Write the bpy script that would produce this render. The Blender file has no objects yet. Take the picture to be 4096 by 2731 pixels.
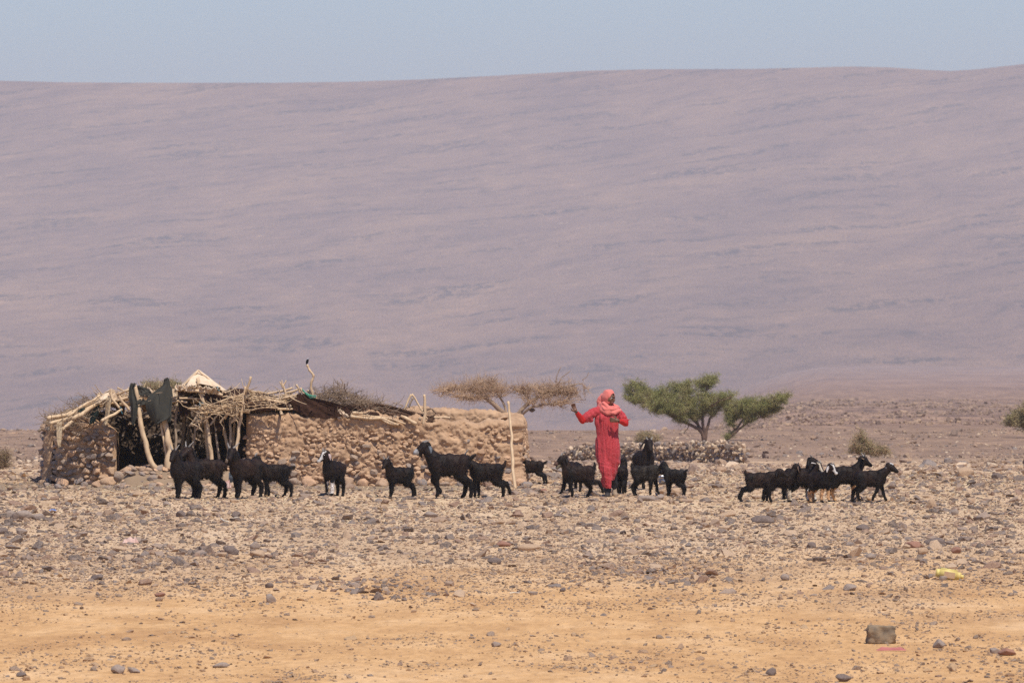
import bpy, bmesh, math, random
import numpy as np
from mathutils import Vector, Matrix, Euler, noise as mnoise

rnd = random.Random(7)
rng = np.random.default_rng(7)
R = math.radians
scene = bpy.context.scene

# ------------------------------------------------------------------ camera, world, sun, exposure
F = 45900.0            # focal length in photograph pixels
PYH = 1000.0           # photograph row of the level horizon
SLOPE = 0.013834
CAMZ = 3.648
cam_d = bpy.data.cameras.new('camera')
cam = bpy.data.objects.new('camera', cam_d)
scene.collection.objects.link(cam)
cam_d.sensor_width = 36.0
cam_d.lens = F / 4096 * 36.0
cam_d.shift_y = (PYH - 1365.5) / 4096
cam_d.clip_start = 1.0
cam_d.clip_end = 40000
cam_d.dof.use_dof = True
cam_d.dof.focus_distance = 171
cam_d.dof.aperture_fstop = 15
cam.location = (0, 0, CAMZ)
cam.rotation_euler = (R(90), 0, 0)
scene.camera = cam

SUN_EL, SUN_AZ = 60.0, 24.0      # azimuth measured from straight behind the camera towards the right
sd = Vector((math.sin(R(SUN_AZ)) * math.cos(R(SUN_EL)), -math.cos(R(SUN_AZ)) * math.cos(R(SUN_EL)), math.sin(R(SUN_EL))))
sun_d = bpy.data.lights.new('sun', 'SUN')
sun_d.energy = 4.75
sun_d.angle = R(0.53)
sun_d.color = (1.0, 0.93, 0.82)
sun = bpy.data.objects.new('sun', sun_d)
scene.collection.objects.link(sun)
sun.rotation_euler = (-sd).to_track_quat('-Z', 'Y').to_euler()
sun.location = (0, 0, 60)

world = bpy.data.worlds.new('World')
scene.world = world
world.use_nodes = True
wn = world.node_tree
wn.nodes.clear()
wo = wn.nodes.new('ShaderNodeOutputWorld')
bg = wn.nodes.new('ShaderNodeBackground')
sky = wn.nodes.new('ShaderNodeTexSky')
sky.sky_type = 'NISHITA'
sky.sun_disc = False
sky.sun_elevation = R(SUN_EL)
sky.sun_rotation = math.atan2(sd.x, sd.y)
sky.altitude = 400
sky.air_density = 1.0
sky.dust_density = 0.6
sky.ozone_density = 1.5
tint = wn.nodes.new('ShaderNodeMix')
tint.data_type = 'RGBA'
tint.blend_type = 'MULTIPLY'
tint.inputs[0].default_value = 1.0
tint.inputs[7].default_value = (0.82, 1.01, 1.47, 1)
wn.links.new(sky.outputs[0], tint.inputs[6])
wn.links.new(tint.outputs[2], bg.inputs[0])
bg.inputs[1].default_value = 0.09
wn.links.new(bg.outputs[0], wo.inputs[0])

scene.view_settings.view_transform = 'Standard'
scene.view_settings.look = 'None'
scene.view_settings.gamma = 1
scene.view_settings.use_curve_mapping = False
scene.view_settings.exposure = 0.0
scene.render.engine = 'CYCLES'
cy = scene.cycles
cy.max_bounces = 6
cy.diffuse_bounces = 3
cy.glossy_bounces = 2
cy.volume_bounces = 1
cy.transparent_max_bounces = 6
cy.use_denoising = False
try:
    cy.denoiser = 'OPENIMAGEDENOISE'
    cy.denoising_input_passes = 'RGB_ALBEDO_NORMAL'
    cy.denoising_prefilter = 'ACCURATE'
except Exception:
    pass
HAZE_DENSITY = 0.000088

# ------------------------------------------------------------------ small helpers
def link(o):
    scene.collection.objects.link(o)
    return o

def pt(px, py, d):
    return Vector(((px - 2048) / F * d, d, CAMZ - (py - PYH) / F * d))

def smooth01(a, b, x):
    t = np.clip((x - a) / (b - a), 0, 1)
    return t * t * (3 - 2 * t)

def _hash(ix, iy, iz, seed):
    h = (ix.astype(np.int64) * 374761393 + iy.astype(np.int64) * 668265263 + iz.astype(np.int64) * 2147483647 + seed * 974634777) & 0xffffffff
    h = ((h ^ (h >> 13)) * 1274126177) & 0xffffffff
    h = (h ^ (h >> 16)) * 2246822519 & 0xffffffff
    return ((h ^ (h >> 15)) & 0xffffff) / float(0xffffff)

def vnoise(p, seed=0):
    """value noise in -1..1; p is (N,3)"""
    f = np.floor(p)
    t = p - f
    t = t * t * (3 - 2 * t)
    i = f.astype(np.int64)
    r = 0
    for dx in (0, 1):
        for dy in (0, 1):
            for dz in (0, 1):
                w = (t[:, 0] if dx else 1 - t[:, 0]) * (t[:, 1] if dy else 1 - t[:, 1]) * (t[:, 2] if dz else 1 - t[:, 2])
                r = r + w * _hash(i[:, 0] + dx, i[:, 1] + dy, i[:, 2] + dz, seed)
    return r * 2 - 1

def fbm(p, octaves=4, seed=0, gain=0.5):
    a, s, r = 1.0, 0.0, 0
    q = p.copy()
    for k in range(octaves):
        r = r + a * vnoise(q, seed + k)
        s += a
        a *= gain
        q = q * 2.03 + 11.7
    return r / s

def worley(u, v, seed=0):
    """distance to the nearest feature point, cell size 1"""
    iu, iv = np.floor(u).astype(np.int64), np.floor(v).astype(np.int64)
    best = np.full(u.shape, 9.0)
    z = np.zeros_like(iu)
    for a in (-1, 0, 1):
        for b in (-1, 0, 1):
            fx = iu + a + _hash(iu + a, iv + b, z, seed)
            fy = iv + b + _hash(iu + a, iv + b, z, seed + 9)
            best = np.minimum(best, (fx - u) ** 2 + (fy - v) ** 2)
    return np.sqrt(best)

def np_mesh(name, verts, faces, mat=None, smooth=True, attrs=None):
    me = bpy.data.meshes.new(name)
    verts = np.asarray(verts, dtype=np.float32)
    faces = np.asarray(faces, dtype=np.int32)
    n = faces.shape[1]
    me.vertices.add(len(verts))
    me.vertices.foreach_set('co', verts.ravel())
    me.loops.add(faces.size)
    me.loops.foreach_set('vertex_index', faces.ravel())
    me.polygons.add(len(faces))
    me.polygons.foreach_set('loop_start', np.arange(0, faces.size, n, dtype=np.int32))
    me.polygons.foreach_set('use_smooth', np.full(len(faces), smooth))
    me.update(calc_edges=True)
    if attrs is not None:
        ca = me.color_attributes.new('Col', 'FLOAT_COLOR', 'POINT')
        a = np.ones((len(verts), 4), dtype=np.float32)
        a[:, :3] = attrs
        ca.data.foreach_set('color', a.ravel())
    if mat:
        me.materials.append(mat)
    return me

def obj(name, me, parent=None, loc=None):
    o = bpy.data.objects.new(name, me)
    link(o)
    if parent is not None:
        o.parent = parent
    if loc is not None:
        o.location = loc
    return o

def tag(o, label=None, cat=None, group=None, kind=None):
    if label: o['label'] = label
    if cat: o['category'] = cat
    if group: o['group'] = group
    if kind: o['kind'] = kind
    return o

def thing(name, label, cat, loc=(0, 0, 0), rz=0, group=None):
    o = bpy.data.objects.new(name, None)
    o.empty_display_size = 0.2
    link(o)
    o.location = loc
    o.rotation_euler = (0, 0, rz)
    return tag(o, label, cat, group)

def grid_faces(nu, nv, wrap_v=False):
    i = np.arange(nu - 1)[:, None]
    j = np.arange(nv if wrap_v else nv - 1)[None, :]
    a = i * nv + j
    b = i * nv + (j + 1) % nv
    return np.stack([a, b, b + nv, a + nv], -1).reshape(-1, 4)

class MB:
    """collects tubes, balls and sheets of triangles/quads in one mesh"""
    def __init__(s):
        s.v, s.f, s.n = [], [], 0
    def add(s, v, f):
        f = np.asarray(f, dtype=np.int64)
        s.v.append(np.asarray(v, dtype=float))
        if f.shape[1] == 4:
            f = np.concatenate([f[:, [0, 1, 2]], f[:, [0, 2, 3]]])
        s.f.append(f + s.n)
        s.n += len(v)
    def tube(s, pts, radii, seg=6, cap=True, flat=1.0):
        pts = np.asarray([tuple(p) for p in pts], dtype=float)
        n = len(pts)
        if not hasattr(radii, '__len__'):
            radii = [radii] * n
        tan = np.gradient(pts, axis=0)
        tan /= np.linalg.norm(tan, axis=1)[:, None] + 1e-9
        ref = np.array([0, 0, 1.0]) if abs(tan[:, 2]).mean() < 0.8 else np.array([0, 1.0, 0])
        side = np.cross(tan, ref)
        side /= np.linalg.norm(side, axis=1)[:, None] + 1e-9
        up = np.cross(side, tan)
        ang = np.arange(seg) / seg * 2 * math.pi
        rad = np.asarray(radii)[:, None, None]
        ring = pts[:, None, :] + rad * (np.cos(ang)[None, :, None] * side[:, None, :] + flat * np.sin(ang)[None, :, None] * up[:, None, :])
        v = ring.reshape(-1, 3)
        f = grid_faces(n, seg, True)
        tris = np.concatenate([f[:, [0, 1, 2]], f[:, [0, 2, 3]]])
        if cap:
            c0, c1 = n * seg, n * seg + 1
            v = np.concatenate([v, pts[:1], pts[-1:]])
            k = np.arange(seg)
            tris = np.concatenate([tris, np.stack([np.full(seg, c0), (k + 1) % seg, k], -1),
                                   np.stack([np.full(seg, c1), (n - 1) * seg + k, (n - 1) * seg + (k + 1) % seg], -1)])
        s.add(v, tris)
    def arrays(s):
        return np.concatenate(s.v), np.concatenate(s.f)
    def mesh(s, name, mat, smooth=True):
        v, f = s.arrays()
        return np_mesh(name, v, f, mat, smooth)

_bm = bmesh.new(); bmesh.ops.create_icosphere(_bm, subdivisions=2, radius=1.0)
_bm.verts.ensure_lookup_table()
ICO_V = np.array([v.co[:] for v in _bm.verts]); ICO_F = np.array([[v.index for v in f.verts] for f in _bm.faces]); _bm.free()
_bm = bmesh.new(); bmesh.ops.create_icosphere(_bm, subdivisions=3, radius=1.0)
ICO3_V = np.array([v.co[:] for v in _bm.verts]); ICO3_F = np.array([[v.index for v in f.verts] for f in _bm.faces]); _bm.free()

class Blob(MB):
    """overlapping closed solids, fused by a voxel remesh into one continuous surface"""
    def ball(s, c, r, rot=None):
        r = np.array([r, r, r]) if not hasattr(r, '__len__') else np.array(r)
        v = ICO_V * r
        if rot is not None:
            v = v @ np.array(rot.to_matrix()).T
        s.add(v + np.array(tuple(c)), ICO_F)
    def chain(s, pts, rad, seg=10):
        for p, r in zip(pts, rad):
            s.ball(p, r)
        for a, b, ra, rb in zip(pts[:-1], pts[1:], rad[:-1], rad[1:]):
            s.tube([a, b], [ra, rb], seg)
    def fuse(s, voxel, smooth_iter=3):
        v, f = s.arrays()
        me = np_mesh('blob', v, f)
        o = bpy.data.objects.new('blob', me); link(o)
        m = o.modifiers.new('r', 'REMESH'); m.mode = 'VOXEL'; m.voxel_size = voxel; m.adaptivity = 0
        m2 = o.modifiers.new('s', 'SMOOTH'); m2.iterations = smooth_iter; m2.factor = 0.5
        dg = bpy.context.evaluated_depsgraph_get()
        dg.update()
        ev = o.evaluated_get(dg)
        m3 = ev.to_mesh()
        n = len(m3.vertices)
        co = np.empty(n * 3, dtype=np.float32); m3.vertices.foreach_get('co', co)
        m3.calc_loop_triangles()
        t = np.empty(len(m3.loop_triangles) * 3, dtype=np.int32); m3.loop_triangles.foreach_get('vertices', t)
        ev.to_mesh_clear()
        bpy.data.objects.remove(o); bpy.data.meshes.remove(me)
        return co.reshape(-1, 3).astype(float), t.reshape(-1, 3)

def vert_normals(v, f):
    n = np.zeros_like(v)
    fn = np.cross(v[f[:, 1]] - v[f[:, 0]], v[f[:, 2]] - v[f[:, 0]])
    for k in range(3):
        np.add.at(n, f[:, k], fn)
    return n / (np.linalg.norm(n, axis=1)[:, None] + 1e-12)

# ------------------------------------------------------------------ materials
def new_mat(name):
    m = bpy.data.materials.new(name)
    m.use_nodes = True
    nt = m.node_tree
    b = nt.nodes['Principled BSDF']
    return m, nt, b

def N(nt, t, **kw):
    n = nt.nodes.new(t)
    for k, v in kw.items():
        setattr(n, k, v)
    return n

def ramp(nt, stops, fac=None, interp='LINEAR'):
    r = N(nt, 'ShaderNodeValToRGB')
    r.color_ramp.interpolation = interp
    el = r.color_ramp.elements
    while len(el) < len(stops):
        el.new(0.5)
    for e, (p, c) in zip(el, stops):
        e.position = p
        e.color = (*c, 1)
    if fac is not None:
        nt.links.new(fac, r.inputs[0])
    return r

def noise_n(nt, scale, detail=4, rough=0.55, vec=None, mapping=None, coord='Object'):
    n = N(nt, 'ShaderNodeTexNoise')
    n.inputs['Scale'].default_value = scale
    n.inputs['Detail'].default_value = detail
    n.inputs['Roughness'].default_value = rough
    if vec is None:
        tc = N(nt, 'ShaderNodeTexCoord')
        vec = tc.outputs[coord]
    if mapping:
        mp = N(nt, 'ShaderNodeMapping')
        mp.inputs['Scale'].default_value = mapping[0]
        if len(mapping) > 1:
            mp.inputs['Rotation'].default_value = mapping[1]
        nt.links.new(vec, mp.inputs[0])
        vec = mp.outputs[0]
    nt.links.new(vec, n.inputs['Vector'])
    return n

def mix(nt, a, b, fac, mode='MIX'):
    m = N(nt, 'ShaderNodeMix', data_type='RGBA', blend_type=mode)
    for s, i in ((a, 6), (b, 7), (fac, 0)):
        if hasattr(s, 'is_output') or hasattr(s, 'links'):
            nt.links.new(s, m.inputs[i])
        elif isinstance(s, tuple):
            m.inputs[i].default_value = (*s, 1)
        else:
            m.inputs[i].default_value = s
    return m.outputs[2]

def bump(nt, b, height, strength=0.5, dist=0.02):
    bp = N(nt, 'ShaderNodeBump')
    bp.inputs['Strength'].default_value = strength
    bp.inputs['Distance'].default_value = dist
    nt.links.new(height, bp.inputs['Height'])
    nt.links.new(bp.outputs[0], b.inputs['Normal'])

def simple(name, c1, c2=None, scale=8, rough=0.85, bump_s=0.3, bdist=0.01, spec=0.25, mapping=None, sheen=0):
    m, nt, b = new_mat(name)
    b.inputs['Roughness'].default_value = rough
    b.inputs['Specular IOR Level'].default_value = spec
    if sheen:
        b.inputs['Sheen Weight'].default_value = sheen
    n = noise_n(nt, scale, 5, 0.6, mapping=mapping)
    r = ramp(nt, [(0.3, c1), (0.7, c2 or tuple(x * 0.75 for x in c1))], n.outputs[0])
    nt.links.new(r.outputs[0], b.inputs['Base Color'])
    if bump_s:
        bump(nt, b, n.outputs[0], bump_s, bdist)
    return m

def stone_mat(name, palette, nscale=9, dust=None, dustfac=0.5):
    m, nt, b = new_mat(name)
    b.inputs['Roughness'].default_value = 0.9
    b.inputs['Specular IOR Level'].default_value = 0.2
    oi = N(nt, 'ShaderNodeObjectInfo')
    stops = [(i / len(palette), c) for i, c in enumerate(palette)]
    r = ramp(nt, stops, oi.outputs['Random'], 'CONSTANT')
    n = noise_n(nt, nscale, 6, 0.65)
    r2 = ramp(nt, [(0.25, (0.62, 0.62, 0.62)), (0.75, (1.35, 1.33, 1.28))], n.outputs[0])
    col = mix(nt, r.outputs[0], r2.outputs[0], 1.0, 'MULTIPLY')
    if dust:
        n2 = noise_n(nt, nscale * 0.35, 3, 0.5)
        rr = ramp(nt, [(0.42, (0, 0, 0)), (0.62, (dustfac,) * 3)], n2.outputs[0])
        col = mix(nt, col, dust, rr.outputs[0])
    nt.links.new(col, b.inputs['Base Color'])
    bump(nt, b, n.outputs[0], 0.6, 0.02)
    return m

SAND = (0.62, 0.37, 0.19)
M = {}
M['field_stone'] = stone_mat('field_stone', [(0.115, 0.090, 0.080), (0.19, 0.145, 0.122), (0.34, 0.235, 0.165), (0.17, 0.138, 0.124),
                                             (0.26, 0.165, 0.12), (0.47, 0.335, 0.225), (0.20, 0.165, 0.15), (0.30, 0.225, 0.18)], 14, (0.50, 0.34, 0.21), 0.35)
M['sand_pebble'] = stone_mat('sand_pebble', [(0.34, 0.22, 0.14), (0.22, 0.165, 0.13), (0.42, 0.28, 0.17), (0.27, 0.20, 0.155), (0.46, 0.31, 0.18)], 20, (0.55, 0.35, 0.19), 0.4)
M['far_stone'] = stone_mat('far_stone', [(0.20, 0.135, 0.10), (0.29, 0.195, 0.135), (0.38, 0.26, 0.175), (0.25, 0.175, 0.135), (0.33, 0.225, 0.15)], 4)
M['wall_stone'] = stone_mat('wall_stone', [(0.49, 0.325, 0.205), (0.42, 0.27, 0.17), (0.34, 0.26, 0.20), (0.55, 0.37, 0.24), (0.28, 0.235, 0.205),
                                           (0.56, 0.355, 0.22), (0.45, 0.31, 0.21), (0.24, 0.21, 0.195)], 10, (0.44, 0.275, 0.165), 0.5)
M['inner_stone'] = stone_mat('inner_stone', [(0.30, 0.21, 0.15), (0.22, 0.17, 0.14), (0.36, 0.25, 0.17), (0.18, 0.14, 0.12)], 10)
M['low_wall_stone'] = stone_mat('low_wall_stone', [(0.40, 0.285, 0.195), (0.26, 0.185, 0.14), (0.60, 0.445, 0.305), (0.38, 0.26, 0.18), (0.21, 0.165, 0.14),
                                                   (0.52, 0.40, 0.28), (0.24, 0.195, 0.17), (0.38, 0.27, 0.185)], 6)
M['mud'] = simple('mud', (0.53, 0.345, 0.205), (0.33, 0.20, 0.115), 6, 0.95, 0.9, 0.05)
M['shaded_mud'] = simple('shaded_mud', (0.13, 0.088, 0.062), (0.085, 0.06, 0.045), 5, 0.95, 0.7, 0.03)  # mud darkened so the back wall's colour carries the opening's deep shade
M['wood'] = simple('wood', (0.68, 0.50, 0.31), (0.46, 0.31, 0.18), 14, 0.75, 0.4, 0.008, mapping=((1, 1, 0.25),))
M['grey_wood'] = simple('grey_wood', (0.42, 0.32, 0.22), (0.27, 0.19, 0.125), 12, 0.85, 0.4, 0.008)
M['dark_wood'] = simple('dark_wood', (0.17, 0.11, 0.075), (0.10, 0.065, 0.045), 12, 0.9, 0.3, 0.005)
M['twig'] = simple('twig', (0.40, 0.285, 0.19), (0.22, 0.15, 0.10), 5, 0.9, 0)
M['goat_hair_cloth'] = simple('goat_hair_cloth', (0.062, 0.030, 0.020), (0.028, 0.014, 0.010), 16, 1.0, 0.9, 0.03, 0.1)
M['felt'] = simple('felt', (0.125, 0.072, 0.046), (0.055, 0.030, 0.020), 9, 1.0, 0.9, 0.03, 0.1)
M['green_cloth'] = simple('green_cloth', (0.060, 0.056, 0.044), (0.042, 0.041, 0.034), 5, 0.9, 0.3, 0.02, 0.2)
M['teal_tarp'] = simple('teal_tarp', (0.030, 0.055, 0.045), (0.018, 0.032, 0.028), 4, 0.7, 0.3, 0.02, 0.3)
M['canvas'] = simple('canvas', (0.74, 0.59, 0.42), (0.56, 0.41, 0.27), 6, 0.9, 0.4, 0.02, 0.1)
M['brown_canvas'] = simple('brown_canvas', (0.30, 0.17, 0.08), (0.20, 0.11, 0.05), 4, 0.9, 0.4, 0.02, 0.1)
M['fleece'] = simple('fleece', (0.56, 0.44, 0.29), (0.42, 0.30, 0.18), 18, 1.0, 0.8, 0.02, 0.1)
M['blue_rope'] = simple('blue_rope', (0.05, 0.20, 0.27), (0.10, 0.28, 0.33), 30, 0.8, 0)
M['green_rope'] = simple('green_rope', (0.05, 0.24, 0.15), (0.10, 0.34, 0.22), 30, 0.8, 0)
M['straw'] = simple('straw', (0.62, 0.50, 0.32), (0.50, 0.38, 0.22), 5, 0.9, 0)

# leaf materials
def leaf_mat(name, pal):
    m, nt, b = new_mat(name)
    b.inputs['Roughness'].default_value = 0.75
    b.inputs['Specular IOR Level'].default_value = 0.2
    n = noise_n(nt, 2.2, 3, 0.6)
    r = ramp(nt, [(0.3, pal[0]), (0.5, pal[1]), (0.7, pal[2])], n.outputs[0])
    nt.links.new(r.outputs[0], b.inputs['Base Color'])
    tr = N(nt, 'ShaderNodeBsdfTranslucent')
    nt.links.new(r.outputs[0], tr.inputs[0])
    mx = N(nt, 'ShaderNodeMixShader'); mx.inputs[0].default_value = 0.25
    nt.links.new(b.outputs[0], mx.inputs[1]); nt.links.new(tr.outputs[0], mx.inputs[2])
    nt.links.new(mx.outputs[0], nt.nodes['Material Output'].inputs[0])
    return m
M['acacia_leaf'] = leaf_mat('acacia_leaf', [(0.25, 0.26, 0.09), (0.36, 0.345, 0.125), (0.44, 0.375, 0.175)])
M['shrub_leaf'] = leaf_mat('shrub_leaf', [(0.25, 0.215, 0.10), (0.36, 0.295, 0.145), (0.44, 0.33, 0.19)])

def vcol_mat(name, rough=0.8, spec=0.3, nscale=25, amp=(0.7, 1.4), sheen=0.0):
    m, nt, b = new_mat(name)
    b.inputs['Roughness'].default_value = rough
    b.inputs['Specular IOR Level'].default_value = spec
    b.inputs['Sheen Weight'].default_value = sheen
    a = N(nt, 'ShaderNodeAttribute', attribute_name='Col')
    n = noise_n(nt, nscale, 4, 0.6)
    r = ramp(nt, [(0.3, (amp[0],) * 3), (0.7, (amp[1],) * 3)], n.outputs[0])
    c = mix(nt, a.outputs['Color'], r.outputs[0], 1.0, 'MULTIPLY')
    nt.links.new(c, b.inputs['Base Color'])
    bump(nt, b, n.outputs[0], 0.4, 0.01)
    return m
M['goat'] = vcol_mat('goat', 0.62, 0.13)
M['skin'] = vcol_mat('skin', 0.5, 0.4, 12, (0.9, 1.1))
M['horn'] = simple('horn', (0.30, 0.27, 0.23), (0.18, 0.16, 0.14), 30, 0.5, 0.3, 0.003)
M['eye'] = simple('eye', (0.02, 0.015, 0.01), (0.02, 0.015, 0.01), 3, 0.15, 0, 0, 0.6)

# ------------------------------------------------------------------ terrain
# (distance, photograph row) of the ground's long profile, turned into heights
def zrow(d, py):
    return CAMZ - (py - PYH) / F * d
def flat_row(d):
    return 365 + F * 6 / d
_kd = [-400, 0, 60, 100, 130, 160, 172, 180]
_kz = [SLOPE * d - 2.352 for d in _kd]
_more = [(195, 1884), (225, 1868), (270, 1852), (330, 1826), (380, 1783), (430, 1745), (475, 1717)]
_kd += [d for d, _ in _more]; _kz += [zrow(d, p) for d, p in _more]
_L = [(500, 1728), (560, 1765), (750, 1830), (2000, 1840), (6600, 1780), (8000, 1780)]
_Rr = [(560, 1702), (700, 1682), (1000, 1650), (1500, 1610), (2400, 1562), (4000, 1512), (6600, 1466), (8000, 1450)]
_kdL = _kd + [d for d, _ in _L]; _kzL = _kz + [zrow(d, p) for d, p in _L]
_kdR = _kd + [d for d, _ in _Rr]; _kzR = _kz + [zrow(d, p) for d, p in _Rr]

def smooth_interp(d, kd, kz):
    r = 0
    w = np.clip(d * 0.03, 2, 40)
    for k, a in ((-1, .25), (-.5, .25), (0, 0.0), (.5, .25), (1, .25)):
        r = r + a * np.interp(d + k * w, kd, kz)
    return r

def terrain(x, d):
    x = np.asarray(x, dtype=float); d = np.asarray(d, dtype=float)
    u = 2048 + x / np.maximum(d, 60) * F
    w = smooth01(2250, 3350, u)
    zl = smooth_interp(d, _kdL, _kzL); zr = smooth_interp(d, _kdR, _kzR)
    z = zl * (1 - w) + zr * w
    P = np.stack([x, d, np.zeros_like(x)], -1).reshape(-1, 3)
    near = np.clip(1 - (d - 430) / 100, 0, 1)
    b = 0.025 * fbm(P * [0.5, 0.22, 1], 3, 3) + 0.012 * fbm(P * [3, 1.2, 1], 2, 5)
    far = np.clip((d - 185) / 200, 0, 1)
    b = b.reshape(x.shape) * near + far * (0.07 * fbm(P * [0.35, 0.1, 1], 4, 15)).reshape(x.shape)
    ff = np.clip((d - 460) / 2500, 0, 1)
    b = b + ff * ((1.0 * fbm(P * [0.03, 0.006, 1], 4, 25)).reshape(x.shape)) + np.clip((d - 440) / 200, 0, 1) * (0.24 * fbm(P * [0.30, 0.08, 1], 4, 35, 0.65)).reshape(x.shape)
    return z + b

def tz(x, y):
    return float(terrain(np.array([x]), np.array([y]))[0])

_ds = np.concatenate([np.arange(100, 240, 0.25), np.arange(240, 640, 1.0)])
def ground_at(px, py):
    """where the photograph's pixel meets the ground"""
    x = (px - 2048) / F * _ds
    z = terrain(x, _ds)
    row = PYH + (CAMZ - z) / _ds * F
    k = np.argmax(row < py)
    d0, d1, r0, r1 = _ds[k - 1], _ds[k], row[k - 1], row[k]
    d = d0 + (d1 - d0) * (py - r0) / (r1 - r0)
    xx = (px - 2048) / F * d
    return Vector((xx, d, tz(xx, d)))

# ground sheet
xs = np.concatenate([-np.geomspace(700, 12.5, 34), np.arange(-12, 12.01, 0.14), np.geomspace(12.5, 700, 34)])
ys = np.concatenate([np.arange(-300, 95, 20), np.arange(100, 205, 0.28), np.arange(205, 480, 1.1), np.geomspace(481, 6700, 170)])
X, Y = np.meshgrid(xs, ys, indexing='ij')
Z = terrain(X, Y)

def ground_material():
    m, nt, b = new_mat('desert_ground')
    b.inputs['Roughness'].default_value = 0.95
    b.inputs['Specular IOR Level'].default_value = 0.15
    g = N(nt, 'ShaderNodeNewGeometry')
    sep = N(nt, 'ShaderNodeSeparateXYZ')
    nt.links.new(g.outputs['Position'], sep.inputs[0])
    nw = noise_n(nt, 1.0, 5, 0.6, g.outputs['Position'], ((0.30, 0.085, 1),))
    # distance with a wavering edge
    ma = N(nt, 'ShaderNodeMath', operation='MULTIPLY_ADD'); ma.inputs[1].default_value = 40
    nt.links.new(nw.outputs[0], ma.inputs[0]); nt.links.new(sep.outputs[1], ma.inputs[2])
    def mr(sock, a, b_):
        n = N(nt, 'ShaderNodeMapRange', interpolation_type='SMOOTHSTEP')
        n.inputs[1].default_value = a; n.inputs[2].default_value = b_
        nt.links.new(sock, n.inputs[0]); return n.outputs[0]
    fine = noise_n(nt, 1.0, 8, 0.7, g.outputs['Position'], ((9, 2.2, 6),))
    patch = noise_n(nt, 1.0, 5, 0.6, g.outputs['Position'], ((0.9, 0.32, 1),))
    sand = ramp(nt, [(0.32, (0.50, 0.28, 0.12)), (0.5, (0.62, 0.365, 0.16)), (0.68, (0.71, 0.45, 0.225))], patch.outputs[0])
    finer = ramp(nt, [(0.3, (0.74, 0.72, 0.70)), (0.55, (1, 1, 1)), (0.75, (1.14, 1.14, 1.12))], fine.outputs[0])
    gravel = ramp(nt, [(0.35, (0.49, 0.33, 0.195)), (0.55, (0.61, 0.425, 0.255)), (0.7, (0.69, 0.50, 0.32))], patch.outputs[0])
    c = mix(nt, sand.outputs[0], gravel.outputs[0], mr(ma.outputs[0], 150, 175))
    # trampled dung-brown earth by the hut
    vis = N(nt, 'ShaderNodeMath', operation='ABSOLUTE')
    off = N(nt, 'ShaderNodeMath', operation='SUBTRACT'); off.inputs[1].default_value = 174.6
    nt.links.new(sep.outputs[1], off.inputs[0]); nt.links.new(off.outputs[0], vis.inputs[0])
    s1 = mr(vis.outputs[0], 2.8, 0.8)
    s2 = mr(sep.outputs[0], 0.6, -1.4)
    mm = N(nt, 'ShaderNodeMath', operation='MULTIPLY'); nt.links.new(s1, mm.inputs[0]); nt.links.new(s2, mm.inputs[1])
    mm2 = N(nt, 'ShaderNodeMath', operation='MULTIPLY'); nt.links.new(mm.outputs[0], mm2.inputs[0]); mm2.inputs[1].default_value = 0.8
    c = mix(nt, c, (0.27, 0.205, 0.135), mm2.outputs[0])
    # stony brown plain beyond
    fr = noise_n(nt, 1.0, 8, 0.78, g.outputs['Position'], ((0.9, 0.09, 1),))
    far1 = ramp(nt, [(0.36, (0.20, 0.13, 0.09)), (0.50, (0.285, 0.185, 0.125)), (0.62, (0.38, 0.245, 0.155)), (0.70, (0.62, 0.38, 0.21))], fr.outputs[0])
    c = mix(nt, c, far1.outputs[0], mr(sep.outputs[1], 230, 330))
    fr2 = noise_n(nt, 1.0, 10, 0.8, g.outputs['Position'], ((0.35, 0.02, 1),))
    far2 = ramp(nt, [(0.38, (0.14, 0.09, 0.07)), (0.50, (0.27, 0.17, 0.12)), (0.62, (0.44, 0.28, 0.18))], fr2.outputs[0])
    c = mix(nt, c, far2.outputs[0], mr(sep.outputs[1], 440, 620))
    fr3 = noise_n(nt, 1.0, 8, 0.75, g.outputs['Position'], ((0.05, 0.0022, 1),))
    far3 = ramp(nt, [(0.35, (0.20, 0.125, 0.10)), (0.50, (0.285, 0.18, 0.135)), (0.65, (0.36, 0.225, 0.16))], fr3.outputs[0])
    c = mix(nt, c, far3.outputs[0], mr(sep.outputs[1], 1400, 3200))
    c = mix(nt, c, finer.outputs[0], 1.0, 'MULTIPLY')
    nt.links.new(c, b.inputs['Base Color'])
    bump(nt, b, fine.outputs[0], 0.7, 0.05)
    return m
M['ground'] = ground_material()
V = np.stack([X, Y, Z], -1).reshape(-1, 3)
ground = obj('ground', np_mesh('ground', V, grid_faces(len(xs), len(ys))[:, ::-1], M['ground']))
tag(ground, kind='structure')

# mountain slope
ridge_px = [-3000, 0, 250, 550, 1100, 1400, 1700, 2050, 2350, 2600, 3000, 3400, 3550, 3700, 3800, 3900, 4096, 4400, 7000]
ridge_py = [300, 324, 330, 332, 332, 328, 318, 300, 284, 278, 277, 267, 270, 280, 285, 279, 257, 235, 300]
mxs = np.concatenate([np.linspace(-1600, -470, 30), np.linspace(-465, 465, 420), np.linspace(470, 1600, 30)])
ts = np.concatenate([np.linspace(0, 1, 330), 1 + np.array([0.04, 0.1, 0.3])])
MX, T = np.meshgrid(mxs, ts, indexing='ij')
MD = 6400 + 3600 * T
U = 2048 + MX / 10000 * F
base_row = 1790 - 318 * smooth01(2250, 3350, U)
top_row = np.interp(U, ridge_px, ridge_py)
Tc = np.clip(T, 0, 1)
prof = Tc * 0.90 + 0.10 * np.sin(Tc * math.pi / 2)
row = base_row + (top_row - base_row) * prof
MZ = CAMZ - (row - PYH) / F * MD
P = np.stack([MX, MD, np.zeros_like(MX)], -1).reshape(-1, 3)
env = np.clip(np.minimum(T * 8, (1 - T) * 25), 0, 1)
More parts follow.
